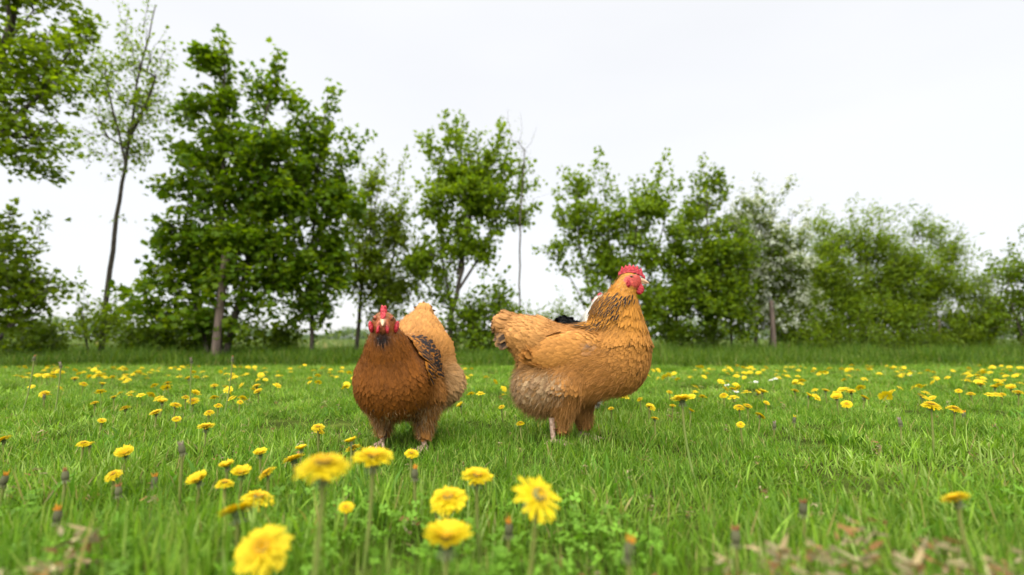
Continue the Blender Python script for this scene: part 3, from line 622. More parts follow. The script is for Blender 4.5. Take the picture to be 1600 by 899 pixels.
# ------------------------------------------------------------------ hens
def sd_ell(p, c, r, tilt=0.):
    q = p-c
    if tilt:
        ct, st = math.cos(tilt), math.sin(tilt)
        q = np.stack([q[..., 0]*ct+q[..., 2]*st, q[..., 1], -q[..., 0]*st+q[..., 2]*ct], -1)
    r = np.array(r); k0 = np.linalg.norm(q/r, axis=-1); k1 = np.linalg.norm(q/(r*r), axis=-1)+1e-9
    return k0*(k0-1)/k1
def sd_cone(p, a, b, ra, rb):
    a, b = np.array(a), np.array(b); ba = b-a; t = np.clip(((p-a)@ba)/(ba@ba), 0, 1)
    return np.linalg.norm(p-a-t[..., None]*ba, axis=-1)-(ra+(rb-ra)*t)
def prim_d(p, pr):
    return sd_ell(p, *pr[1]) if pr[0] == 'e' else sd_cone(p, *pr[1])
def smin_field(prims, k):
    def f(p):
        s = 0
        for pr in prims: s = s+np.exp(-prim_d(p, pr)/k)
        return -k*np.log(s+1e-30)
    return f
def surface_nets(f, lo, hi, h):
    lo = np.array(lo); n = np.ceil((np.array(hi)-lo)/h).astype(int)+1
    g = np.stack(np.meshgrid(*[lo[i]+h*np.arange(n[i]) for i in range(3)], indexing='ij'), -1)
    S = np.concatenate([f(g[i]).reshape(1, n[1], n[2]) for i in range(n[0])])
    ins = S < 0; act = np.zeros(n-1, bool); acc = np.zeros((*(n-1), 3)); num = np.zeros(n-1)
    corners = [(i, j, k) for i in (0, 1) for j in (0, 1) for k in (0, 1)]
    sl = lambda c: tuple(slice(c[i], n[i]-1+c[i]) for i in range(3))
    for a in corners:
        for ax in range(3):
            if a[ax]: continue
            b = list(a); b[ax] = 1; b = tuple(b); s0, s1 = S[sl(a)], S[sl(b)]; cr = (s0 < 0) != (s1 < 0)
            t = np.where(cr, s0/(s0-s1+1e-12), 0)
            for d in range(3): acc[..., d] += cr*(a[d]+(t if d == ax else 0))
            num += cr
    act = num > 0; idx = -np.ones(n-1, int); ids = np.argwhere(act); idx[act] = np.arange(len(ids))
    V = lo+h*(ids+acc[act]/num[act][:, None])
    F = []
    for ax in range(3):
        o1, o2 = [(1, 2), (2, 0), (0, 1)][ax]
        sa = [slice(0, n[i]) for i in range(3)]; sa[ax] = slice(0, n[ax]-1); sb = list(sa); sb[ax] = slice(1, n[ax])
        A, B = ins[tuple(sa)], ins[tuple(sb)]; e = np.argwhere(A != B); e = e[(e[:, o1] > 0) & (e[:, o2] > 0) & (e[:, o1] < n[o1]-1) & (e[:, o2] < n[o2]-1)]
        fl = A[tuple(e.T)]
        def nb(d1, d2):
            q = e.copy(); q[:, o1] += d1; q[:, o2] += d2; return idx[tuple(q.T)]
        q = np.stack([nb(-1, -1), nb(0, -1), nb(0, 0), nb(-1, 0)], 1); q[~fl] = q[~fl][:, ::-1]; F.append(q)
    return V, np.concatenate(F)
def grad(f, p, e=.0015):
    g = np.stack([f(p+np.eye(3)[i]*e)-f(p-np.eye(3)[i]*e) for i in range(3)], -1)
    return g/(np.linalg.norm(g, axis=1, keepdims=True)+1e-9)
def sample_surface(V, F, f, n, rng, vox):
    a, b, c, d = (V[F[:, i]] for i in range(4))
    ar = np.linalg.norm(np.cross(c-a, d-b), axis=1)+1e-12; k = rng.choice(len(F), n, p=ar/ar.sum())
    u, v = rng.random((2, n, 1)); p = (a[k]*(1-u)+b[k]*u)*(1-v)+(d[k]*(1-u)+c[k]*u)*v
    key = np.floor(p/vox).astype(int); _, i = np.unique(key@np.array([73856093, 19349663, 83492791]), return_index=True)
    p = p[i]
    for _ in range(2): p = p-grad(f, p)*f(p)[:, None]
    return p, grad(f, p)

def feather_mesh_data(p, nrm, flow, L, W, lift, curl, rows=5):
    """p roots, flow tangent dirs"""
    n = len(p); side = np.cross(flow, nrm); side /= np.linalg.norm(side, axis=1, keepdims=True)+1e-9
    vs = np.linspace(0, 1, rows+1); wp = np.interp(vs, [0, .25, .6, .85, 1], [.35, .85, 1, .8, .22])
    V, UV = [], []
    for k, v in enumerate(vs):
        h = lift*v*(1-v*curl)
        c = p+flow*(L*v)[:, None]+nrm*(L*h)[:, None]
        for u in (-1, 0, 1):
            V.append(c+side*(W*.5*u*wp[k])[:, None]-nrm*(W*.10*abs(u)*wp[k])[:, None]); UV.append(np.tile([u*min(1, wp[k]*1.1), v], (n, 1)))
    V = np.stack(V, 1); UV = np.stack(UV, 1); kk = 3*(rows+1); base = (np.arange(n)*kk)[:, None]
    F = np.concatenate([base+np.array([3*r+c, 3*r+c+1, 3*r+3+c+1, 3*r+3+c]) for r in range(rows) for c in (0, 1)])
    return V.reshape(-1, 3), F, UV.reshape(-1, 2), kk

def build_hen(name, label, loc, yaw, spec, seed, scale=1.):
    rng = np.random.default_rng(seed)
    prims = spec['prims']; f = smin_field(prims, spec.get('k', .009))
    root = empty(name, loc, yaw); root.scale = (scale,)*3; tag(root, label, 'hen')
    lo = np.array(spec['lo']); hi = np.array(spec['hi'])
    V, F = surface_nets(f, lo, hi, .0055)
    for _ in range(2): V = V-grad(f, V)*f(V)[:, None]
    cps = [(pr[2], tuple(.84*q for q in pr[3]), pr[4]) for pr in prims]      # flow, colour, (len, wid, fluff)
    def attrs(p):
        D = np.stack([prim_d(p, pr) for pr in prims], 1); w = np.exp(-(D-D.min(1, keepdims=True))/.012); w /= w.sum(1, keepdims=True)
        fl = w@np.array([c[0] for c in cps], float); co = w@np.array([c[1] for c in cps], float); ge = w@np.array([c[2] for c in cps], float)
        return fl, co, ge
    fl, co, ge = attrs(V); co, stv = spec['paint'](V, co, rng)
    # the skin stays a few mm under the feathers
    nV = grad(f, V); skin = spec['bare'](V)
    V2 = V-nV*(.004*(1-skin))[:, None]
    facec = np.array(spec.get('face', (.33, .042, .028))); cskin = co*(1-skin[:, None])+facec*skin[:, None]
    cskin = cskin*(1+.12*rng.normal(size=(len(V), 1))*skin[:, None])
    link('body', mesh('body', V2, [F], M_SKIN, col=cskin), root)
    # plumage
    p, nr = sample_surface(V, F, f, 90000, rng, .0055)
    bare = spec['bare'](p); keep = bare < .5; p, nr = p[keep], nr[keep]
    fl, co, ge = attrs(p); fl = fl+rng.normal(0, .10, fl.shape)
    fl = fl-nr*np.sum(fl*nr, 1, keepdims=True); fl /= np.linalg.norm(fl, axis=1, keepdims=True)+1e-9
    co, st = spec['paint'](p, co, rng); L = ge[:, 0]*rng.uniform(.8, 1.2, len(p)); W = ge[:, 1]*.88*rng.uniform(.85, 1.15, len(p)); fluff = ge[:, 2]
    hd = np.linalg.norm(p-np.array(spec['head']), axis=1); sf = np.clip((hd-.02)/.07, .28, 1); L *= sf; W *= sf
    Vf, Ff, UV, kk = feather_mesh_data(p-nr*.004, nr, fl, L, W, .085+.28*fluff+rng.normal(0, .025, len(p)), .45+.2*rng.random(len(p)), 5)
    C = np.repeat(np.column_stack([co*rng.uniform(.9, 1.1, (len(p), 1)), st]), kk, 0)
    vv = UV[:, 1:2]
    C[:, :3] *= (.80+.34*vv)       # pale feather margins
    pl = link('plumage', mesh('plumage', Vf, [Ff], M_FEATHER, col=C, uv=UV), root); pl['kind'] = 'stuff'
    hk = spec['hackle']; ph, nh = sample_surface(V, F, f, 30000, rng, hk['gap']); m_ = hk['mask'](ph) > rng.random(len(ph))*.8+.1; ph, nh = ph[m_], nh[m_]
    fh, _, _ = attrs(ph); fh = fh+rng.normal(0, .10, fh.shape)+np.array(hk.get('dir', (0, 0, 0))); fh = fh-nh*np.sum(fh*nh, 1, keepdims=True); fh /= np.linalg.norm(fh, axis=1, keepdims=True)
    for i in range(len(ph)):
        Vq, Fq, Uq, _k = feather_mesh_data(ph[i:i+1]+nh[i:i+1]*.004, nh[i:i+1], fh[i:i+1], np.array([hk['L']*rng.uniform(.8, 1.2)]), np.array([hk['W']*rng.uniform(.8, 1.2)]), .10, .7, 6)
        link('hackle_feather', mesh('hackle_feather', Vq, [Fq], M_FEATHER, col=np.tile([*(.84*np.array(hk['col'])*rng.uniform(.8, 1.2)), 1.0], (len(Vq), 1)), uv=Uq*[.8, 1]), root)
    # loose down
    p, nr = sample_surface(V, F, f, 70000, rng, .0028)
    bare = spec['bare'](p); p, nr = p[bare < .4], nr[bare < .4]
    fl, co, ge = attrs(p); fluff = ge[:, 2:3]; fl = fl+rng.normal(0, .22, fl.shape)*(1+fluff)+nr*(.12+.60*fluff)
    fl /= np.linalg.norm(fl, axis=1, keepdims=True); co, st = spec['paint'](p, co, rng)
    hd = np.linalg.norm(p-np.array(spec['head']), axis=1); sf = np.clip(hd/.09, .25, 1)
    kp = (rng.random(len(p)) > st*.9) & (rng.random(len(p)) < .18+fluff[:, 0]*1.2); p, nr, fl, co, st, fluff, sf = (q_[kp] for q_ in (p, nr, fl, co, st, fluff, sf)); co = co*1.08
    L = (.012+.016*fluff[:, 0])*rng.uniform(.6, 1.3, len(p))*sf; bend = fl*0-nr*.25+np.array([0, 0, -.1])
    Vd, q, t, kk = strips(p, fl, L, np.full(len(p), .0007), bend, rng, 2)
    dn = link('down', mesh('down', Vd, [q, t], M_FIBRE, col=np.repeat(co*rng.uniform(.8, 1.25, (len(p), 1)), kk, 0)), root); dn['kind'] = 'stuff'
    # wings
    for sgn in (1, -1):
        wsp = spec['wing']; c = np.array(wsp['c'])*[1, sgn, 1]; tl = wsp['tilt']
        wp = [('e', (c, wsp['r'], tl))]
        if 'c2' in wsp: wp.append(('e', (np.array(wsp['c2'])*[1, sgn, 1], wsp['r2'], wsp['tilt2'])))
        fw = smin_field(wp, .006)
        rr = max(wsp['r'])+.03; Vw, Fw = surface_nets(fw, c-rr-.03, c+rr+.03, .006)
        pw, nw = sample_surface(Vw, Fw, fw, 9000, rng, .0075)
        yin = (pw[:, 1]-c[1])*sgn > -.012; pw, nw = pw[yin], nw[yin]
        fwd = (pw[:, 0]-c[0])/wsp['r'][0]           # +1 shoulder, -1 tip
        flw = np.array([-math.cos(tl), 0, -math.sin(tl)*1.0])+rng.normal(0, .06, pw.shape); flw = flw-nw*np.sum(flw*nw, 1, keepdims=True); flw /= np.linalg.norm(flw, axis=1, keepdims=True)+1e-9
        s = np.clip((1-fwd)/2, 0, 1); Lw = .022+.030*s; Ww = .013+.006*s
        cw = .84*np.array(wsp['col'])*np.ones((len(pw), 3)); cw, stw = spec['paint'](pw, cw, rng)
        low = np.clip((c[2]-.55*wsp['r'][2]-pw[:, 2])/.02, 0, 1)
        Vf, Ff, UV, kk = feather_mesh_data(pw, nw, flw, Lw*rng.uniform(.85, 1.15, len(pw)), Ww, .12, .6, 5)
        C = np.repeat(np.column_stack([cw*rng.uniform(.9, 1.1, (len(pw), 1)), stw*0+wsp.get('stripe', 0)]), kk, 0); C[:, :3] *= (.84+.26*UV[:, 1:2])
        w = link('wing', mesh('wing', np.concatenate([Vw-grad(fw, Vw)*.003, Vf]), [Fw, Ff+len(Vw)], [M_FEATHER],
                 col=np.concatenate([np.column_stack([np.tile(wsp['col'], (len(Vw), 1)), np.zeros(len(Vw))]), C]), uv=np.concatenate([np.tile([0, .5], (len(Vw), 1)), UV])), root)
        # flight feathers, one by one, along the lower edge
        nfl = 9; ct, stt = math.cos(tl), math.sin(tl)
        for i in range(nfl):
            s = i/(nfl-1); a = c+np.array([(.25-.8*s)*wsp['r'][0], sgn*(wsp['r'][1]*.62*(1-.35*s)), -(.55-.35*s)*wsp['r'][2]])
            Lf = wsp['r'][0]*(.60+.12*s); fdir = np.array([[-ct, -sgn*.10, -stt-.10+.12*s]]); fdir /= np.linalg.norm(fdir); nn = np.array([[0, sgn, .12]]); nn = nn-fdir*np.sum(fdir*nn); nn /= np.linalg.norm(nn)
            Vq, Fq, Uq, kk = feather_mesh_data(np.array([a]), nn, fdir, np.array([Lf]), np.array([.021]), .03, 1.2, 7)
            cq = .8*np.array(wsp.get('fcol', wsp['col']))*rng.uniform(.85, 1.1)
            link('flight_feather', mesh('flight_feather', Vq, [Fq], M_FEATHER, col=np.tile([*cq, wsp.get('fstripe', 0)], (len(Vq), 1)), uv=Uq), w)
    # tail
    ts = spec['tail']; 
    for i in range(ts['n']):
        s = i/(ts['n']-1)*2-1; row = i % 2
        sgn = 1 if s >= 0 else -1
        a = np.array(ts['c'])+[.0, s*ts['w']*.55, -.012*abs(s)-row*.012]
        d = np.array([[-math.cos(ts['el']), s*ts['fan'], math.sin(ts['el'])*(1-ts.get('spread', .45)*abs(s))-row*.10]])+rng.normal(0, .04, (1, 3)); d /= np.linalg.norm(d)
        nn = np.array([[.25, sgn*.9*(.25+abs(s)), .9-abs(s)*.5]]); nn = nn-d*np.sum(d*nn); nn /= np.linalg.norm(nn)
        Lf = ts['L']*(1-.22*abs(s))*rng.uniform(.92, 1.06)
        Vq, Fq, Uq, kk = feather_mesh_data(np.array([a]), nn, d, np.array([Lf]), np.array([ts['W']]), .10, 1.5*ts.get('curl', 1), 7)
        Vq[:, 2] -= (Uq[:, 1]**2)*Lf*ts.get('drop', .15)
        cc = np.array(ts['cols'][i % len(ts['cols'])]); 
        link('tail_feather', mesh('tail_feather', Vq, [Fq], M_FEATHER, col=np.tile([*cc, ts.get('stripe', .3)], (len(Vq), 1)), uv=Uq), root)
    head_parts(root, spec, rng, f)
    # legs
    for (x, y, ztop, step) in spec['legs']:
        A, B, ra, rb = [], [], [], []
        hock = np.array([x, y, ztop]); ank = np.array([x+step*.6+.004, y, .014])
        A.append(hock); B.append(ank); ra.append(.0085); rb.append(.0065)
        for (an, ln) in ((-.5, .045), (0., .055), (.45, .045), (PI-.2, .022)):
            dd = np.array([math.cos(an), math.sin(an), 0]); m = ank+dd*ln*.5+[0, 0, -.003]; e = ank+dd*ln+[0, 0, -.010]
            A += [ank, m]; B += [m, e]; ra += [.006, .005]; rb += [.005, .0032]
            A.append(e); B.append(e+dd*.010+[0, 0, -.004]); ra.append(.003); rb.append(.0006)
        Vl, Fl = tube_set(np.array(A), np.array(B), np.array(ra), np.array(rb), 8)
        link('leg', mesh('leg', Vl, [Fl], M_SHANK), root)
    return root

def head_parts(root, spec, rng, f):
    hc = np.array(spec['head']); pt = spec.get('head_pitch', 0.); hy = spec.get('head_yaw', 0.); hs = spec.get('head_scale', 1.)
    Rm = np.array(Matrix.Rotation(hy, 3, 'Z') @ Matrix.Rotation(-pt, 3, 'Y'))
    X = lambda v: (np.asarray(v, float)*hs)@Rm.T+hc
    def reach(o, d):        # how far the head surface lies from o along d, in head units
        t = np.linspace(0, .08, 161); pts = X(np.array(o)+np.outer(t, d)); v = f(pts); ins = np.where(v < 0)[0]
        return t[ins[-1]] if len(ins) else 0.
    xf = reach((0, 0, 0), (1, 0, 0)); xw = reach((0, .006, -.013), (1, 0, 0))
    # beak: curved upper and lower halves
    BL = spec.get('beak', .022)
    def beak(up):
        rows = []; nseg, sd = 8, 10
        for i in range(nseg+1):
            t = i/nseg; x = xf-.008+(BL+.008)*t; zc = .0010-(.010*t**2.2 if up else .006*t+.001); r = (.0088*(1-t)**.62+.0004)*(1 if up else .72)
            if not up: x = xf-.008+(BL*.72+.008)*t
            for k in range(sd):
                a = 2*PI*k/sd; z = math.sin(a)*r*(.95 if up else .6); rows.append((x, math.cos(a)*r*.82, zc+(z if up else z-.004)))
        V = X(rows); F = [(i*sd+k, i*sd+(k+1) % sd, (i+1)*sd+(k+1) % sd, (i+1)*sd+k) for i in range(nseg) for k in range(sd)]
        return mesh('beak', V, [np.array(F)], M_BEAK)
    bk = link('beak', beak(True), root); link('lower_beak', beak(False), bk)
    # comb: thick base, serrated top
    cb = spec['comb']; nseg = 44; V, F = [], []; xs = [.037, .027, .012, -.008, -.026, -.036]
    for i in range(nseg+1):
        t = i/nseg; x = .037-.073*t; fx = lambda v: float(np.interp(-x, [-q for q in xs], v))
        zb = fx([.004, .012, .020, .023, .019, .014]); zt = fx([.010, .031, .040, .043, .037, .022]); zt = zb+(zt-zb)*cb.get('hs', 1)
        zt += cb['tooth']*(2*abs(((cb['n']*t) % 1)-.5)-.5)*math.sin(PI*t)**.35*(.6+.7*abs(math.sin(3.7*int(cb['n']*t+.5)+1)))
        wb = .0062*math.sin(PI*min(max(t*.9+.05, 0), 1))**.5*cb.get('wide', 1); wob = cb.get('wob', .0)*math.sin(t*21)
        for (yy, q) in ((-1, 0), (-.85, .35), (-.5, .7), (-.16, 1), (.16, 1), (.5, .7), (.85, .35), (1, 0)):
            V.append((x*cb.get('len', 1)+cb.get('dx', 0), yy*wb+wob*q, zb+(zt-zb)*q))
    for i in range(nseg):
        for k in range(7): F.append((i*8+k, i*8+k+1, i*8+8+k+1, i*8+8+k))
    F += [(0, 1, 6, 7), (1, 2, 5, 6), (2, 3, 4, 5)]; o_ = nseg*8; F += [(o_+7, o_+6, o_+1, o_), (o_+6, o_+5, o_+2, o_+1), (o_+5, o_+4, o_+3, o_+2)]
    link('comb', mesh('comb', X(V), [np.array(F)], M_COMB), root)
    # wattles and ear lobes: thin drooping flaps
    def flap(c, rx, ry, rz, ty=0., n=12, wr=.0):
        V, F = [], []; m = 10
        for i in range(m+1):
            ph = PI*i/m
            for k in range(n):
                a = 2*PI*k/n; x, y, z = math.sin(ph)*math.cos(a), math.sin(ph)*math.sin(a), math.cos(ph)
                wdt = .62+.38*min(1, (1-z)*.9)      # narrow at the top, full below
                V.append((c[0]+rx*x*wdt, c[1]+ry*y+ty*z*rz+wr*math.sin(x*6+z*4), c[2]+rz*z))
        for i in range(m):
            for k in range(n): F.append((i*n+k, i*n+(k+1) % n, (i+1)*n+(k+1) % n, (i+1)*n+k))
        return X(V), np.array(F)
    ws = spec['wattle']
    for s in (1, -1):
        V, F = flap((xw+ws.get('wx', -.002), s*ws.get('wy', .0070), -.010-ws['h']*.75), ws['w'], .0038, ws['h'], -.12*s, wr=.0006); link('wattle', mesh('wattle', V, [F], M_COMB), root)
        la = R(ws.get('loba', 118)); ul = np.array([math.cos(la), s*math.sin(la), 0]); lc = np.array([0, 0, -.011])+ul*(reach((0, 0, -.011), ul)+.0005); V, F = flap(lc, .0062, ws.get('et', .0032), ws.get('eh', .012), .15*s); link('ear_lobe', mesh('ear_lobe', V, [F], M_COMB), root)
        # eye
        ea = R(ws.get('eyea', 98)); ud = np.array([math.cos(ea), s*math.sin(ea), 0]); ec = np.array([0, 0, .0085])+ud*(reach((0, 0, .0085), ud)+.0002); rz_ = np.array(Matrix.Rotation(s*(ea-PI/2), 3, 'Z'))
        def ball(c, r, squash=1.):
            v, ff = lathe([(r*math.sin(PI*i/8), -r*math.cos(PI*i/8)*squash) for i in range(9)], 14)
            v = (v[:, [0, 2, 1]]*[1, s, 1])@rz_.T; return X(v+c), ff
        V, F = ball(ec-ud*.0018, ws.get('rim', .0060), .5); 
        lid = link('eye_rim', mesh('eye_rim', V, [F], M_FACE), root)
        V, F = ball(ec+ud*.0004, .0040, .55); e = link('eye', mesh('eye', V, [F], M_IRIS), root)
        V, F = ball(ec+ud*.0014, .0026, .6); link('pupil', mesh('pupil', V, [F], M_PUPIL), e)

def smooth(x, a, b):
    t = np.clip((x-a)/(b-a), 0, 1); return t*t*(3-2*t)

# ---- the standing hen, read in picture units (1 px = 1.75 mm at 1.4 m)
def hx(px): return (px-890)*.00175
def hz(py): return (690-py)*.00175
s_ = .00175
BUFF = (.325, .140, .034); GOLD = (.37, .150, .014); TAN = (.27, .118, .028); GREY = (.25, .165, .10)
def E(px, py, rx, rz, ry, tilt, flow, col, geo, y=0.):
    return ('e', (np.array([hx(px), y, hz(py)]), (rx*s_, ry*s_, rz*s_), tilt), flow, col, geo)
def K(p0, p1, r0, r1, flow, col, geo, y0=0., y1=0.):
    return ('c', ((hx(p0[0]), y0, hz(p0[1])), (hx(p1[0]), y1, hz(p1[1])), r0*s_, r1*s_), flow, col, geo)
rp = [
    E(910, 553, 88, 46, 52, .05, (-1, 0, -.08), BUFF, (.038, .022, .2)),
    E(966, 556, 48, 60, 50, .0, (-.75, 0, -.65), BUFF, (.026, .016, .15)),
    E(926, 586, 60, 39, 46, .42, (-.85, 0, -.5), BUFF, (.028, .018, .35)),
    E(842, 535, 50, 33, 44, -.26, (-1, 0, .25), (.36, .170, .046), (.046, .024, .28)),
    K((842, 535), (797, 511), 36, 22, (-1, 0, .22), (.34, .16, .05), (.036, .018, .3)),
    E(848, 600, 44, 44, 48, .0, (-.55, 0, -.85), (.25, .135, .050), (.034, .018, 1.2)),
    K((900, 598), (912, 655), 33, 13, (-.25, 0, -1), TAN, (.028, .016, .7), .045, .045),
    K((885, 600), (880, 656), 32, 8, (-.25, 0, -1), TAN, (.028, .016, .7), -.045, -.05),
    K((966, 528), (965, 494), 46, 36, (-.62, 0, -1), (.39, .165, .028), (.040, .0085, .05)),
    K((965, 494), (974, 458), 35, 17, (-.6, 0, -1), GOLD, (.036, .0075, .05)),
    K((974, 458), (982, 442), 16, 9, (-.5, 0, -.9), GOLD, (.016, .007, .0)),
    E(986, 438, 16, 12, 8.6, -.15, (-.9, 0, -.4), (.36, .15, .015), (.010, .005, .0)),
]
def paint_r(p, co, rng):
    co = co.copy(); x, z = p[:, 0], p[:, 2]
    # black streaks on the lower back of the neck
    st = smooth(x, hx(992), hx(958))*smooth(z, hz(520), hz(505))*smooth(z, hz(450), hz(482))*smooth(x, hx(900), hx(918))
    st = np.where(rng.random(len(p)) < .8, st, st*.25)
    # grey brown mottling on the rear fluff, smoky tail
    rear = smooth(x, hx(905), hx(860))*smooth(z, hz(572), hz(586))*smooth(z, hz(635), hz(600))
    mot = (rng.random(len(p)) < .45); rear = rear*(rng.random(len(p))*1.4)
    co = np.where((rear > .3)[:, None] & mot[:, None], mix((.15, .10, .06), co, .4), co)
    co = np.where((rear > .3)[:, None] & ~mot[:, None], mix((.32, .23, .13), co, .4), co)
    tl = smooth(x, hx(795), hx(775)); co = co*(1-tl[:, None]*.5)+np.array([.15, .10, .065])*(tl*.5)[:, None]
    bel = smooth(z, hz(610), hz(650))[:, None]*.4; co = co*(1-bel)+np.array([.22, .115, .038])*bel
    # small grey smudge on the shoulder
    sm = np.exp(-(((x-hx(928))/.012)**2+((z-hz(541))/.006)**2))*(rng.random(len(p)) < .8); co = co*(1-sm[:, None]*.8)+np.array([.10, .09, .09])*sm[:, None]*.8
    sp = (rng.random(len(p)) < .008)*smooth(x, hx(940), hx(960)); co = co*(1-.7*sp[:, None])
    return co, st*.5
def bare_r(p):
    q = p-np.array([hx(993), 0, hz(440)]); q0, q2 = q[:, 0]-.25*q[:, 2], q[:, 2]+.1*q[:, 0]; return ((np.abs(q0/.033)**2+np.abs(q2/.0185)**2) < 1).astype(float)
def hmask_r(p):
    x, z = p[:, 0], p[:, 2]; ln = hx(905)+(hx(962)-hx(905))*np.clip((z-hz(512))/(hz(455)-hz(512)), 0, 1)      # the nape line
    return smooth(x, hx(897), hx(914))*smooth(z, hz(518), hz(508))*smooth(z, hz(450), hz(470))*smooth(x-ln, .085, .03)
spec_r = dict(hackle=dict(mask=hmask_r, gap=.0086, L=.026, W=.0062, col=GOLD), prims=rp, k=.011, lo=(-.30, -.15, .01), hi=(.27, .15, .50), paint=paint_r, bare=bare_r, head=(hx(988), 0, hz(439)), head_pitch=.0, head_scale=1.0,
              comb=dict(tooth=.010, n=7), wattle=dict(h=.0165, w=.0125, eyea=99, loba=112, eh=.012),
              wing=dict(c=(hx(892), .069, hz(548)), r=(.098, .021, .048), tilt=.12, col=(.38, .165, .038), fcol=(.27, .11, .022)),
              tail=dict(c=(hx(816), 0, hz(508)), n=28, w=.058, spread=1.7, el=.42, fan=.12, L=.092, W=.030, cols=[(.20, .105, .04), (.14, .08, .04), (.26, .13, .04)], stripe=.85, drop=.22),
              legs=[(hx(906), .045, hz(650), .0), (hx(862), -.05, hz(648), -.0)])
# near side of this hen is its right side (y negative when it faces +x)
build_hen('hen', 'buff hen standing side on to the right with golden neck and upright red comb', (hx(890)+P(890, 530, 1.42)[0], 1.42, 0), R(-6), spec_r, 11)

# ---- the hen walking to the camera
RUST = (.165, .052, .006); RUSTD = (.20, .070, .012); SAD = (.40, .175, .040)
def e(x, z, rx, rz, ry, tilt, flow, col, geo, y=0.): return ('e', (np.array([x, y, z]), (rx, ry, rz), tilt), flow, col, geo)
def c_(a, b, ra, rb, flow, col, geo): return ('c', (a, b, ra, rb), flow, col, geo)
lp = [
    e(.00, .200, .150, .088, .086, -.10, (-1, 0, -.05), (.26, .100, .018), (.034, .020, .15)),
    e(.095, .182, .080, .088, .086, .0, (-.35, 0, -1), RUST, (.026, .015, .15)),
    e(.06, .150, .090, .062, .080, .2, (-.5, 0, -.8), (.13, .048, .008), (.028, .018, .35)),
    e(-.110, .245, .088, .066, .100, -.5, (-.8, 0, .55), SAD, (.032, .018, .1)),
    e(-.138, .292, .056, .050, .062, -.8, (-.7, 0, .7), (.36, .170, .046), (.032, .017, .15)),
    c_((-.105, 0, .250), (-.170, 0, .344), .084, .030, (-.7, 0, .7), (.36, .170, .046), (.032, .017, .15)),
    e(-.10, .165, .085, .078, .126, .0, (-.6, 0, -.8), (.31, .185, .08), (.040, .018, 1.4), -.0),
    c_((.01, .055, .14), (.015, .062, .060), .052, .020, (-.2, 0, -1), (.22, .095, .022), (.028, .016, .8)),
    c_((-.01, -.055, .14), (-.02, -.058, .058), .054, .021, (-.2, 0, -1), (.25, .11, .03), (.028, .016, .8)),
    c_((.105, 0, .215), (.130, 0, .262), .064, .045, (-.25, 0, -1), RUST, (.034, .0105, .05)),
    c_((.130, 0, .262), (.152, 0, .305), .043, .0245, (-.25, 0, -1), (.19, .060, .006), (.030, .009, .05)),
    e(.158, .320, .026, .024, .024, -.1, (-.8, 0, -.3), (.24, .080, .010), (.010, .006, .0)),
]
def paint_l(p, co, rng):
    co = co.copy(); x, y, z = p.T
    neck = smooth(z, .19, .215)*smooth(z, .305, .28)
    side = smooth(np.abs(y), .018, .045)*smooth(x, .135, .105)
    st = neck*side*smooth(x, -.02, .0); st = np.maximum(st, neck*smooth(x, .09, .05)*smooth(x, -.01, .03))
    st = np.where(y > 0, np.minimum(st*1.5, 1), st*.45)
    # black bib under the beak
    bib = np.exp(-(((z-.281)/.013)**2+((y-.004)/.017)**2))*(x > .13); bib = np.clip(bib*1.6, 0, 1)
    co = co*(1-bib[:, None])+np.array([.003, .003, .003])*bib[:, None]
    fr = smooth(x, .11, .16)*smooth(z, .10, .14)*.35; co = co*(1-fr[:, None]*.5)
    rd = np.exp(-(((x-.185)/.02)**2+((y-.008)/.024)**2+((z-.312)/.018)**2)); rd = np.clip(rd*1.2, 0, 1)[:, None]*.75; co = co*(1-rd)+np.array([.30, .075, .035])*rd
    fl = (rng.random(len(p)) < .35) & (z < .12); co = np.where(fl[:, None], mix((.34, .24, .13), co, .5), co)
    fl = (rng.random(len(p)) < .06) & (z < .14) & (x > -.05); co = np.where(fl[:, None], .03, co)
    return co, st*.6
def bare_l(p):
    q = p-np.array([.186, .008, .308]); return ((np.abs(q[:, 0]/.016)**2+np.abs(q[:, 2]/.015)**2+(q[:, 1]/.017)**2) < 1).astype(float)
def hmask_l(p):
    x, y, z = p.T; m = smooth(z, .185, .205)*smooth(z, .300, .270)*smooth(y, .02, .035)*smooth(x, .125, .10)*smooth(x, -.02, .01)
    m2 = smooth(z, .20, .215)*smooth(z, .30, .28)*smooth(-y, .03, .05)*smooth(x, .10, .07)*smooth(x, -.01, .01)
    return np.maximum(m, m2*.7)
spec_l = dict(hackle=dict(mask=hmask_l, gap=.0115, L=.044, W=.0135, col=(.30, .11, .012), dir=(-.3, 0, .15)), prims=lp, k=.011, lo=(-.30, -.16, .01), hi=(.23, .16, .40), paint=paint_l, bare=bare_l, head=(.160, 0, .318), head_pitch=.0, head_yaw=R(18), head_scale=1.03, face=(.32, .085, .04),
              comb=dict(tooth=.009, n=6, hs=.62, wide=1.2, wob=.0045, dx=-.006), wattle=dict(h=.0095, w=.006, wx=.006, wy=.0095, eh=.0135, et=.0055, eyea=50, loba=68, rim=.0052),
              wing=dict(c=(-.065, .060, .190), r=(.092, .022, .046), tilt=.05, col=(.34, .135, .026), fcol=(.24, .09, .02)),
              tail=dict(c=(-.182, 0, .348), n=10, w=.025, el=1.0, fan=.22, L=.055, W=.020, cols=[(.03, .028, .03), (.30, .15, .05), (.06, .05, .045)], stripe=.8, drop=.2),
              legs=[(.015, .062, .06, .0), (-.02, -.058, .06, .0)])
PX_L = -.279
build_hen('hen', 'rust brown hen facing the camera with black streaked neck and small red comb', (PX_L, 1.335, 0), math.atan2(-.99, -.10), spec_l, 12)

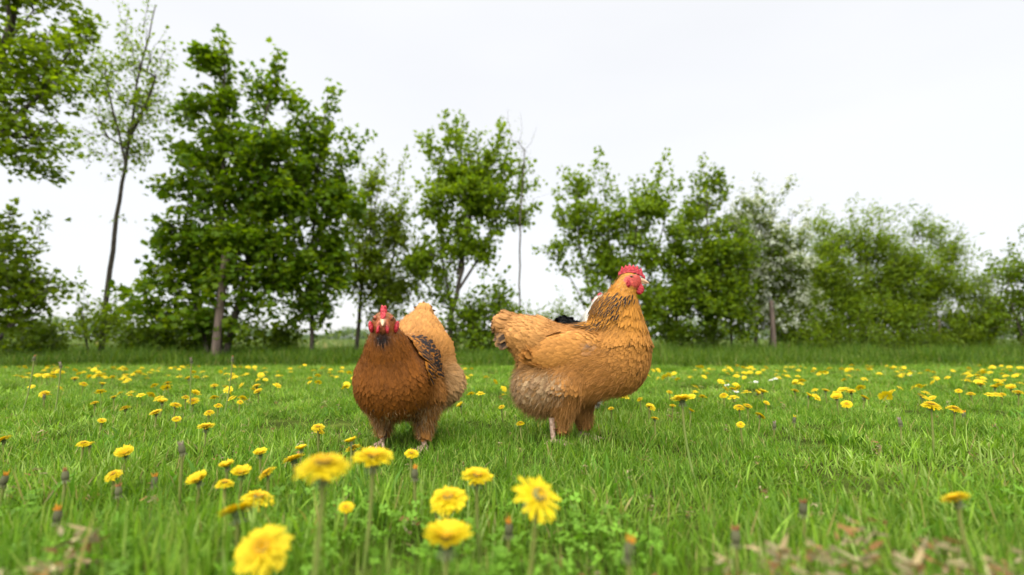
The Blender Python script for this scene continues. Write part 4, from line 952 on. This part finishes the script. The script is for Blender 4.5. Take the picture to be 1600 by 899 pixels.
# ---- the pale hen hidden behind
WH = (.5, .48, .42)
wpn = [(k_[0], k_[1], k_[2], (.46, .44, .38), k_[4]) for k_ in rp]
def paint_w(p, co, rng):
    st = smooth(p[:, 2], hz(510), hz(500))*smooth(p[:, 2], hz(455), hz(490))*.7*(rng.random(len(p)) < .4); co = co.copy(); bk = smooth(p[:, 0], hx(868), hx(850))*smooth(p[:, 2], hz(565), hz(550)); return co*(1-bk[:, None])+.006*bk[:, None], st*.6
spec_w = dict(spec_r); spec_w.update(hackle=dict(spec_r['hackle'], mask=lambda p: np.zeros(len(p))), comb=dict(tooth=.004, n=7, hs=.25), prims=wpn, paint=paint_w, face=(.55, .22, .18),
    wing=dict(spec_r['wing'], col=(.58, .56, .50), fcol=(.05, .05, .05)),
    tail=dict(spec_r['tail'], cols=[(.012, .013, .016), (.02, .02, .024)], stripe=0, L=.13, W=.04, el=1.05, c=(hx(828), 0, hz(512)), drop=.45))
b = P(905, 530, 1.95)
build_hen('hen', 'pale hen with black tail almost wholly hidden behind the buff hen', (float(b[0])*0+.275, 1.95, 0), R(58), spec_w, 13, scale=1.0)

# ------------------------------------------------------------------ dandelions
def petal_profile(L, W, up, curl):
    """one strap petal pointing +x from the origin"""
    ts = [0, .35, .75, 1.0]; V = []
    for i, t in enumerate(ts):
        w = W*[.45, .9, 1., .8][i]*.5; z = L*(up*t-curl*t*t)
        V += [(L*t, -w, z), (L*t, 0, z-.0003), (L*t, w, z)]
    V += [(L*1.04, -W*.25, L*(up-curl)), (L*1.04, W*.25, L*(up-curl))]
    F = [(3*r+c, 3*r+c+1, 3*r+4+c, 3*r+3+c) for r in range(3) for c in (0, 1)]
    T = [(9, 10, 12), (10, 11, 13)]
    return np.array(V), np.array(F), np.array(T)
YEL = (.58, .45, .004); ORG = (.57, .31, .003)
def ring_petals(n, L, W, up, curl, z0, r0, rng, col, jitter=.12):
    Vs, Fs, Ts, C = [], [], [], []; b = 0
    for i in range(n):
        V, F, T = petal_profile(L*rng.uniform(.85, 1.08), W, up+rng.normal(0, .06), curl)
        V[:, 0] += r0; a = 2*PI*i/n+rng.normal(0, jitter); ca, sa = math.cos(a), math.sin(a)
        V = np.stack([V[:, 0]*ca-V[:, 1]*sa, V[:, 0]*sa+V[:, 1]*ca, V[:, 2]+z0], 1)
        Vs.append(V); Fs.append(F+b); Ts.append(T+b); b += len(V); C.append(np.tile(np.array(col)*rng.uniform(.88, 1.08), (len(V), 1)))
    return np.concatenate(Vs), np.concatenate(Fs), np.concatenate(Ts), np.concatenate(C)
def join(parts):
    V, F, T, C = [], [], [], []; b = 0
    for (v, f_, t, c) in parts: V.append(v); F.append(f_+b); T.append(t+b); C.append(c); b += len(v)
    return np.concatenate(V), np.concatenate(F), np.concatenate(T), np.concatenate(C)
def head_inner(rng, s=1., with_outer=True, half=0.):
    ps = []
    if with_outer: ps.append(ring_petals(46, .0215, .0036, .06+half, .22-half*.3, .004, .003, rng, YEL))
    ps += [ring_petals(44, .0195, .0034, .28+half, .25, .0050, .0025, rng, YEL), ring_petals(38, .0160, .0032, .50+half, .30, .0058, .0015, rng, mix(YEL, ORG, .08)),
           ring_petals(30, .0120, .0030, .75+half, .3, .0062, .001, rng, mix(YEL, ORG, .4)), ring_petals(18, .0080, .0030, 1.2, .3, .0066, .0005, rng, mix(YEL, ORG, .9))]
    return join(ps)
def bract_mesh(closed=False):
    prof = [(.0015, -.004), (.0050, -.002), (.0062, .003), (.0056, .0075), (.0035, .009)] if not closed else [(.0015, -.005), (.0058, -.001), (.0064, .005), (.0052, .012), (.0035, .015)]
    V, F = lathe(prof, 12)
    # little reflexed leaves under the cup
    Vs, Fs = [V], [F]; b = len(V)
    for k in range(9):
        a = 2*PI*k/9; d = np.array([math.cos(a), math.sin(a), 0]); s = np.array([-math.sin(a), math.cos(a), 0]); o = d*.0045-[0, 0, .002]
        Vs.append(np.array([o-s*.0014, o+s*.0014, o+d*.004+s*.001-[0, 0, .006], o+d*.004-s*.001-[0, 0, .006]])); Fs.append(np.array([[b, b+1, b+2, b+3]])); b += 4
    return np.concatenate(Vs), np.concatenate(Fs)
rngd = np.random.default_rng(77)
def head_mesh(seed, half=0., outer=True):
    rg = np.random.default_rng(seed); V, F, T, C = head_inner(rg, 1, outer, half); return mesh('flower_head', V, [F, T], M_PETAL, col=C, smooth=False)
HEADS = [head_mesh(1), head_mesh(2, .25), head_mesh(3, .6), head_mesh(4, .1)]
def spiky_mesh():
    rg = np.random.default_rng(9); V, F, T, C = join([ring_petals(26, .0180, .0026, .25, .2, .0052, .002, rg, YEL), ring_petals(18, .0125, .0024, .5, .3, .0058, .001, rg, mix(YEL, ORG, .3)), ring_petals(14, .0075, .0022, 1.0, .3, .0062, .0005, rg, mix(YEL, ORG, .7))])
    return mesh('flower_head', V, [F, T], M_PETAL, col=C, smooth=False)
INNER = [head_mesh(5, .0, False), head_mesh(6, .2, False), head_mesh(7, .5, False), spiky_mesh()]
def petal_obj_mesh(c):
    V, F, T = petal_profile(.0215, .0036, .06, .22); return mesh('petal', V, [F, T], M_PETAL, col=np.tile(c, (len(V), 1)), smooth=False)
PETALS = [petal_obj_mesh(np.array(YEL)*k) for k in (.9, 1., 1.06)]
Vb, Fb = bract_mesh(); BRACT = mesh('bracts', Vb, [Fb], M_BRACT)
def closed_mesh(seed, cc):      # a shut or withered head: straight up tuft in a longer cup
    rg = np.random.default_rng(seed); V1, F1 = bract_mesh(True); n = 26
    a = rg.uniform(0, 2*PI, n); r = rg.uniform(0, .003, n); root = np.stack([r*np.cos(a), r*np.sin(a), np.full(n, .011)], 1)
    d = np.stack([np.cos(a)*.25, np.sin(a)*.25, np.ones(n)], 1); d /= np.linalg.norm(d, axis=1, keepdims=True)
    V2, q, t, k = strips(root, d, rg.uniform(.006, .014, n), np.full(n, .0025), rg.normal(0, .15, (n, 3)), rg, 2)
    V = np.concatenate([V1, V2]); col = np.concatenate([np.tile([.10, .10, .05], (len(V1), 1)), np.repeat(np.array(cc)*rg.uniform(.7, 1.2, (n, 1)), k, 0)])
    return mesh('closed_head', V, [np.concatenate([F1, q+len(V1)]), t+len(V1)], M_DRY, col=col)
CLOSED = {'brown': closed_mesh(21, (.30, .14, .06)), 'orange': closed_mesh(22, (.62, .27, .03)), 'grey': closed_mesh(23, (.28, .21, .18)), 'yellow': closed_mesh(24, YEL)}

def stem_mesh(h, bend, r=.0023):
    n = 7; pts = [np.array([-bend[0]*(1-(i/n))**2, -bend[1]*(1-(i/n))**2, -h*(1-i/n)]) for i in range(n+1)]
    A, B = np.array(pts[:-1]), np.array(pts[1:]); V, F = tube_set(A, B, np.full(n, r), np.full(n, r), 7)
    return mesh('stem', V, [F], M_STEM)
def dandelion(pos, width, tilt, az, label, group=None, petals=False, kind=None, name='dandelion', half=0):
    """pos: centre of the head. tilt from vertical towards azimuth az. width: head width in m"""
    s = width/.050; h = pos[2]
    root = empty(name, (pos[0], pos[1], pos[2])); tag(root, label, 'dandelion', group)
    rot = Matrix.Rotation(az, 4, 'Z') @ Matrix.Rotation(tilt, 4, 'Y') @ Matrix.Rotation(random.uniform(0, 6.28), 4, 'Z')
    if kind: hd = link('closed_head', CLOSED[kind], root)
    elif petals: hd = link('flower_head', INNER[half], root)
    else: hd = link('flower_head', HEADS[half], root)
    hd.matrix_local = rot @ Matrix.Scale(s, 4)
    if petals:
        for i in range(26 if half == 3 else 40):
            o = bpy.data.objects.new('petal', PETALS[random.randrange(3)]); ROOT.objects.link(o); o.parent = hd
            o.matrix_local = Matrix.Translation((0, 0, .004)) @ Matrix.Rotation(2*PI*i/(26 if half == 3 else 40)+random.gauss(0, .06), 4, 'Z') @ Matrix.Rotation(-random.gauss(.05+[0, .2, .5, .05][half], .09), 4, 'Y') @ Matrix.Translation((.003, 0, 0)) @ Matrix.Scale(random.uniform(.85, 1.08), 4)
    if not kind:
        br = link('bracts', BRACT, root); br.matrix_local = rot @ Matrix.Scale(s*1.25, 4)
    st = link('stem', stem_mesh(max(h, .012)+.004, (random.uniform(-.12, .12)*h+math.cos(az)*tilt*.015, random.uniform(-.1, .2)*h)), root)
    return root

# heads read off the photograph: (px, py, width px, real width, tilt, azimuth, form, label)
NEAR = [
 (505, 737, 84, .046, .12, -1.5, 0, 'largest blurred yellow dandelion at front, tallest of the flowers before the left hen'),
 (583, 723, 62, .046, .15, -1.2, 1, 'blurred yellow dandelion just right of the largest front dandelion'),
 (413, 862, 80, .047, .75, -1.5, 0, 'round orange centred dandelion at the bottom edge facing the camera, leftmost front one'),
 (402, 784, 48, .044, .25, -.5, 0, 'yellow dandelion behind and overlapping a tilted one left of the largest'),
 (372, 806, 58, .044, .35, 2.6, 1, 'orange tinged half open dandelion above the bottom left round one'),
 (701, 785, 60, .046, .35, -1.7, 0, 'yellow dandelion in front centre with flat open head, below a rounder one'),
 (745, 751, 50, .042, .2, -1.2, 1, 'rounded half open dandelion right of and above the front centre flat one'),
 (837, 781, 78, .050, .75, -.9, 3, 'sharp many rayed dandelion tilted down to the right under the buff hen'),
 (698, 853, 76, .046, .15, -1.4, 2, 'cup shaped dandelion at the bottom centre edge'),
 (532, 780, 34, .040, .6, -.2, 0, 'small dandelion peeking out behind the stem of the largest one'),
 (460, 722, 34, .042, .3, 3.0, 1, 'yellow dandelion touching the left side of the largest one'),
 (1066, 628, 34, .044, .12, 3.0, 1, 'lone tall dandelion on a long yellowish stem right of the buff hen'),
 (1497, 785, 40, .028, .4, 2.4, 1, 'single yellow dandelion low in the grass at the lower right'),
 (322, 670, 25, .040, .1, -1.5, 1, 'upright dandelion on a tall stalk left of the left hen'),
 (1455, 636, 27, .042, .2, -1.5, 0, 'open dandelion with dark cup at the right, left one of a pair'),
 (1491, 641, 22, .040, .3, -1.0, 0, 'open dandelion at the right, right one of a pair with a bud beside it'),
]
for (px, py, wp, wr, tl, az, hf, lb) in NEAR:
    D = wr*FPX/wp; dandelion(P(px, py, D), wr, tl, az, lb, 'dandelions in the lawn', petals=(wp >= 45 or (px, py) == (701, 785)), half=hf)
MID = [(552, 703, 24), (549, 693, 20), (643, 711, 22), (541, 796, 20), (6, 689, 22), (69, 616, 14), (130, 695, 18), (140, 697, 16), (196, 712, 26), (178, 744, 24), (196, 639, 16), (148, 631, 12), (178, 622, 10), (159, 659, 12),
       (244, 647, 18), (276, 656, 13), (253, 630, 15), (274, 635, 17), (290, 622, 12), (302, 629, 17), (327, 646, 15), (341, 635, 13), (401, 605, 14), (404, 613, 14), (377, 743, 28), (351, 758, 26), (419, 742, 28), (311, 754, 30),
       (355, 731, 22), (407, 711, 20), (471, 704, 18), (497, 670, 20), (499, 676, 16), (375, 629, 10), (813, 663, 14), (720, 635, 12), (1155, 638, 17), (1168, 636, 14), (1187, 651, 16), (1016, 637, 16), (1023, 656, 13), (1079, 644, 11), (1051, 635, 10), (1000, 625, 11),
       (1046, 614, 10), (1131, 619, 14), (1191, 615, 16), (1183, 616, 12), (1197, 631, 10), (1157, 664, 13), (1263, 620, 12), (1242, 612, 13), (1290, 612, 12), (1309, 617, 15), (1307, 623, 15), (1330, 614, 16), (1350, 623, 14), (1440, 621, 15), (1517, 617, 12),
       (1532, 602, 17), (1555, 607, 12), (1591, 615, 16), (1565, 618, 12), (1580, 608, 18), (1323, 633, 16), (784, 637, 10), (117, 593, 17), (130, 601, 12), (85, 583, 13), (160, 602, 10), (262, 600, 15), (295, 593, 22), (335, 604, 12), (1498, 612, 10), (955, 640, 10), (1014, 637, 10)]
def zone(px, py):
    cols_ = [(70, 'at the far left edge'), (150, 'under the leaning thin trunk'), (235, 'left of the stake'), (300, 'just left of the stake'), (380, 'in line with the left stake'), (450, 'under the dark maples'), (545, 'just left of the left hen'),
             (780, 'between the hens'), (1035, 'below the buff breast'), (1100, 'near the lone tall dandelion'), (1180, 'past the lone tall dandelion'), (1280, 'below the hawthorn stake'), (1400, 'below the willow bush'), (1510, 'near the right pair'), (9999, 'at the right edge')]
    h_ = [n_ for (lim, n_) in cols_ if px < lim][0]
    rows_ = [(606, 'level with hen shoulders'), (622, 'level with hen breasts'), (640, 'level with hen bellies'), (665, 'level with hen thighs'), (710, 'level with hen feet'), (999, 'below hen feet')]
    return h_, [n_ for (lim, n_) in rows_ if py < lim][0]
for (px, py, wp) in MID:
    h = .046+.02*random.random(); q = Q(px, py, h); w = min(.040, max(.020, wp*q[1]/FPX))
    sd, rw = zone(px, py)
    dandelion(q, w, random.uniform(.1, .7), random.uniform(-3.1, .2), 'small open dandelion %s, %s' % (sd, rw), 'open dandelions %s, %s' % (sd, rw), half=random.choice((0, 1, 2, 3)))
BUDS = [(1241, 658, 'yellow', .035, 'single half shut dandelion with dark cup in the right lawn'), (1506, 650, 'orange', .035, 'orange bud right of the pair of open dandelions'),
        (648, 745, 'orange', .075, 'blurred orange tipped shut dandelion between the front flowers'), (241, 757, 'orange', .04, 'withered orange head low in the left grass'),
        (185, 772, 'brown', .035, 'withered brown head below the orange one in the left grass'), (102, 748, 'brown', .06, 'dark red brown shut head at the left foreground'),
        (5, 755, 'orange', .06, 'orange shut head at the left picture edge'), (285, 706, 'grey', .10, 'grey spent head on a tall pale stalk in the left foreground'),
        (795, 832, 'orange', .05, 'small orange withered head right of the cup shaped front flower'), (982, 868, 'orange', .08, 'blurred orange brown bud at the bottom edge right of centre'),
        (95, 573, 'grey', .14, 'spent spiky head on a tall stalk against the left tree line'), (363, 563, 'brown', .17, 'tall reddish stalk with brown spent head left of the left hen'),
        (69, 622, 'brown', .055, 'dark shut head on the far left lawn'), (299, 566, 'grey', .15, 'pale topped tall stalk in front of the maple'),
        (1210, 668, 'grey', .03, 'tiny grey dry head in the right lawn'), (1407, 663, 'grey', .06, 'limp grey seed stalk in the right lawn'),
        (1255, 800, 'brown', .06, 'brown withered head in the lower right foreground'), (1150, 845, 'brown', .06, 'blurred brown withered head near the bottom right of centre'),
        (90, 812, 'orange', .05, 'withered grey leaf head with orange tip at lower left'), (53, 562, 'brown', .16, 'tall reddish stalk at the far left before the trees')]
for (px, py, kd, h, lb) in BUDS:
    q = Q(px, py, h) if py > 575 else P(px, py, (CAM_H-.0)*FPX/(650-530))
    if py > 575 and q[1] < .42: q = P(px, py, .5)
    dandelion(q, .040, random.uniform(0, .25), random.uniform(-3, 3), lb, None, kind=kd, name='spent_dandelion')
# the carpet of far flowers: single meshes, too small to show their parts
def far_mesh(seed):
    rg = np.random.default_rng(seed); ps = [ring_petals(12, .020, .008, .12, .2, .004, .002, rg, YEL), ring_petals(9, .013, .007, .45, .2, .006, .001, rg, mix(YEL, ORG, .3))]
    V, F, T, C = join(ps); sv_, sf = tube_set(np.array([[0, 0, -.06]]), np.array([[0, 0, .002]]), np.array([.0018]), np.array([.0018]), 5)
    b_ = len(V); V = np.concatenate([V, sv_]); C = np.concatenate([C, np.tile([.14, .20, .04], (len(sv_), 1))])
    return mesh('dandelion', V, [np.concatenate([F, sf+b_]), T], M_PETAL, col=C, smooth=False)
FAR = [far_mesh(i) for i in range(31, 35)]
rf = np.random.default_rng(99); cnt = 0; n_far = 205
while cnt < n_far:
    px = rf.uniform(0, 1600); py = 574+rf.random()**1.5*50
    if 545 < px < 1040 and rf.random() < .35: continue
    if py > 602 and 540 > px > 420 and rf.random() < .5: continue
    h = rf.uniform(.055, .085); q = Q(px, py, h)
    if q[1] > 4.9: continue
    for rep in range(2 if rf.random() < .15 else 1):
        o = bpy.data.objects.new('dandelion', FAR[int(rf.integers(0, 4))]); ROOT.objects.link(o)
        o.location = (q[0]+rep*.035, q[1]+rep*.01, h); o.rotation_euler = (rf.normal(.15, .4), rf.normal(0, .4), rf.uniform(0, 6)); o.scale = (rf.uniform(.62, .95),)*3
        side, row = zone(px, py)[0], ('hindmost row' if py < 588 else 'middle row')
        tag(o, 'tiny dandelion %s, %s' % (side, row), 'dandelion', 'far dandelions %s, %s' % (side, row)); cnt += 1
# past three hundred dandelions: the hindmost, smallest ones as one carpet
cv, cf, ct_, cc_ = [], [], [], []; b_ = 0
for i in range(230):
    me = FAR[i % 4]; n_ = len(me.vertices); v = np.zeros(n_*3, np.float32); me.vertices.foreach_get('co', v); v = v.reshape(-1, 3)
    cl = np.zeros(n_*4, np.float32); me.color_attributes['Col'].data.foreach_get('color', cl)
    q = Q(rf.uniform(0, 1600), rf.uniform(571, 592), rf.uniform(.06, .085)); 
    if q[1] > 5.0: continue
    m3 = np.array((Euler((rf.normal(.1, .2), rf.normal(0, .2), rf.uniform(0, 6))).to_matrix()))
    cv.append(v@m3.T*rf.uniform(.65, .9)+q); cc_.append(cl.reshape(-1, 4))
    for p_ in me.polygons: (cf if len(p_.vertices) == 4 else ct_).append([k_+b_ for k_ in p_.vertices])
    b_ += n_
tag(link('dandelion_carpet', mesh('dandelion_carpet', np.concatenate(cv), [np.array(cf), np.array(ct_)], M_PETAL, col=np.concatenate(cc_), smooth=False)), 'thin yellow carpet of the hindmost dandelions along the far edge of the lawn', 'dandelions', kind='stuff')
# daisies
def daisy_mesh():
    rg = np.random.default_rng(8); ps = [ring_petals(14, .008, .003, .05, .1, .001, .002, rg, (.6, .6, .58)), ring_petals(8, .003, .002, .6, .2, .001, .0, rg, YEL)]
    V, F, T, C = join(ps); sv_, sf = tube_set(np.array([[0, 0, -.06]]), np.array([[0, 0, .001]]), np.array([.0009]), np.array([.0009]), 5); b_ = len(V)
    return mesh('daisy', np.concatenate([V, sv_]), [np.concatenate([F, sf+b_]), T], M_PETAL, col=np.concatenate([C, np.tile([.14, .2, .04], (len(sv_), 1))]), smooth=False)
DM = daisy_mesh()
for (px, py) in ((1052, 590), (1172, 598), (1181, 597), (1205, 594), (1212, 592), (1095, 604), (1136, 602), (1160, 588), (1428, 580), (1150, 612), (1420, 586), (985, 612)):
    q = Q(px, py, .055); o = bpy.data.objects.new('daisy', DM); ROOT.objects.link(o); o.location = q; o.rotation_euler = (.3, 0, px); o.scale = (1.3,)*3
    tag(o, 'tiny white daisy among the dandelions in the right half of the lawn', 'daisy', 'white daisies in the right lawn')

# tell apart the flowers of one zone by their order from the left
zones = {}
for o in ROOT.objects:
    if o.name.startswith('dandelion') and o.get('category') == 'dandelion' and (o['label'].startswith('small open') or o['label'].startswith('tiny')): zones.setdefault(o['label'], []).append(o)
ORD = ['leftmost', 'second from left', 'third from left', 'fourth from left', 'fifth from left', 'sixth from left', 'seventh from left', 'eighth from left', 'ninth from left', 'tenth from left', 'eleventh from left', 'twelfth from left']
for lb, os_ in zones.items():
    if 1 < len(os_) <= 6:
        for k, o in enumerate(sorted(os_, key=lambda q: q.location.x/q.location.y)): o['label'] = lb+', '+ORD[k]
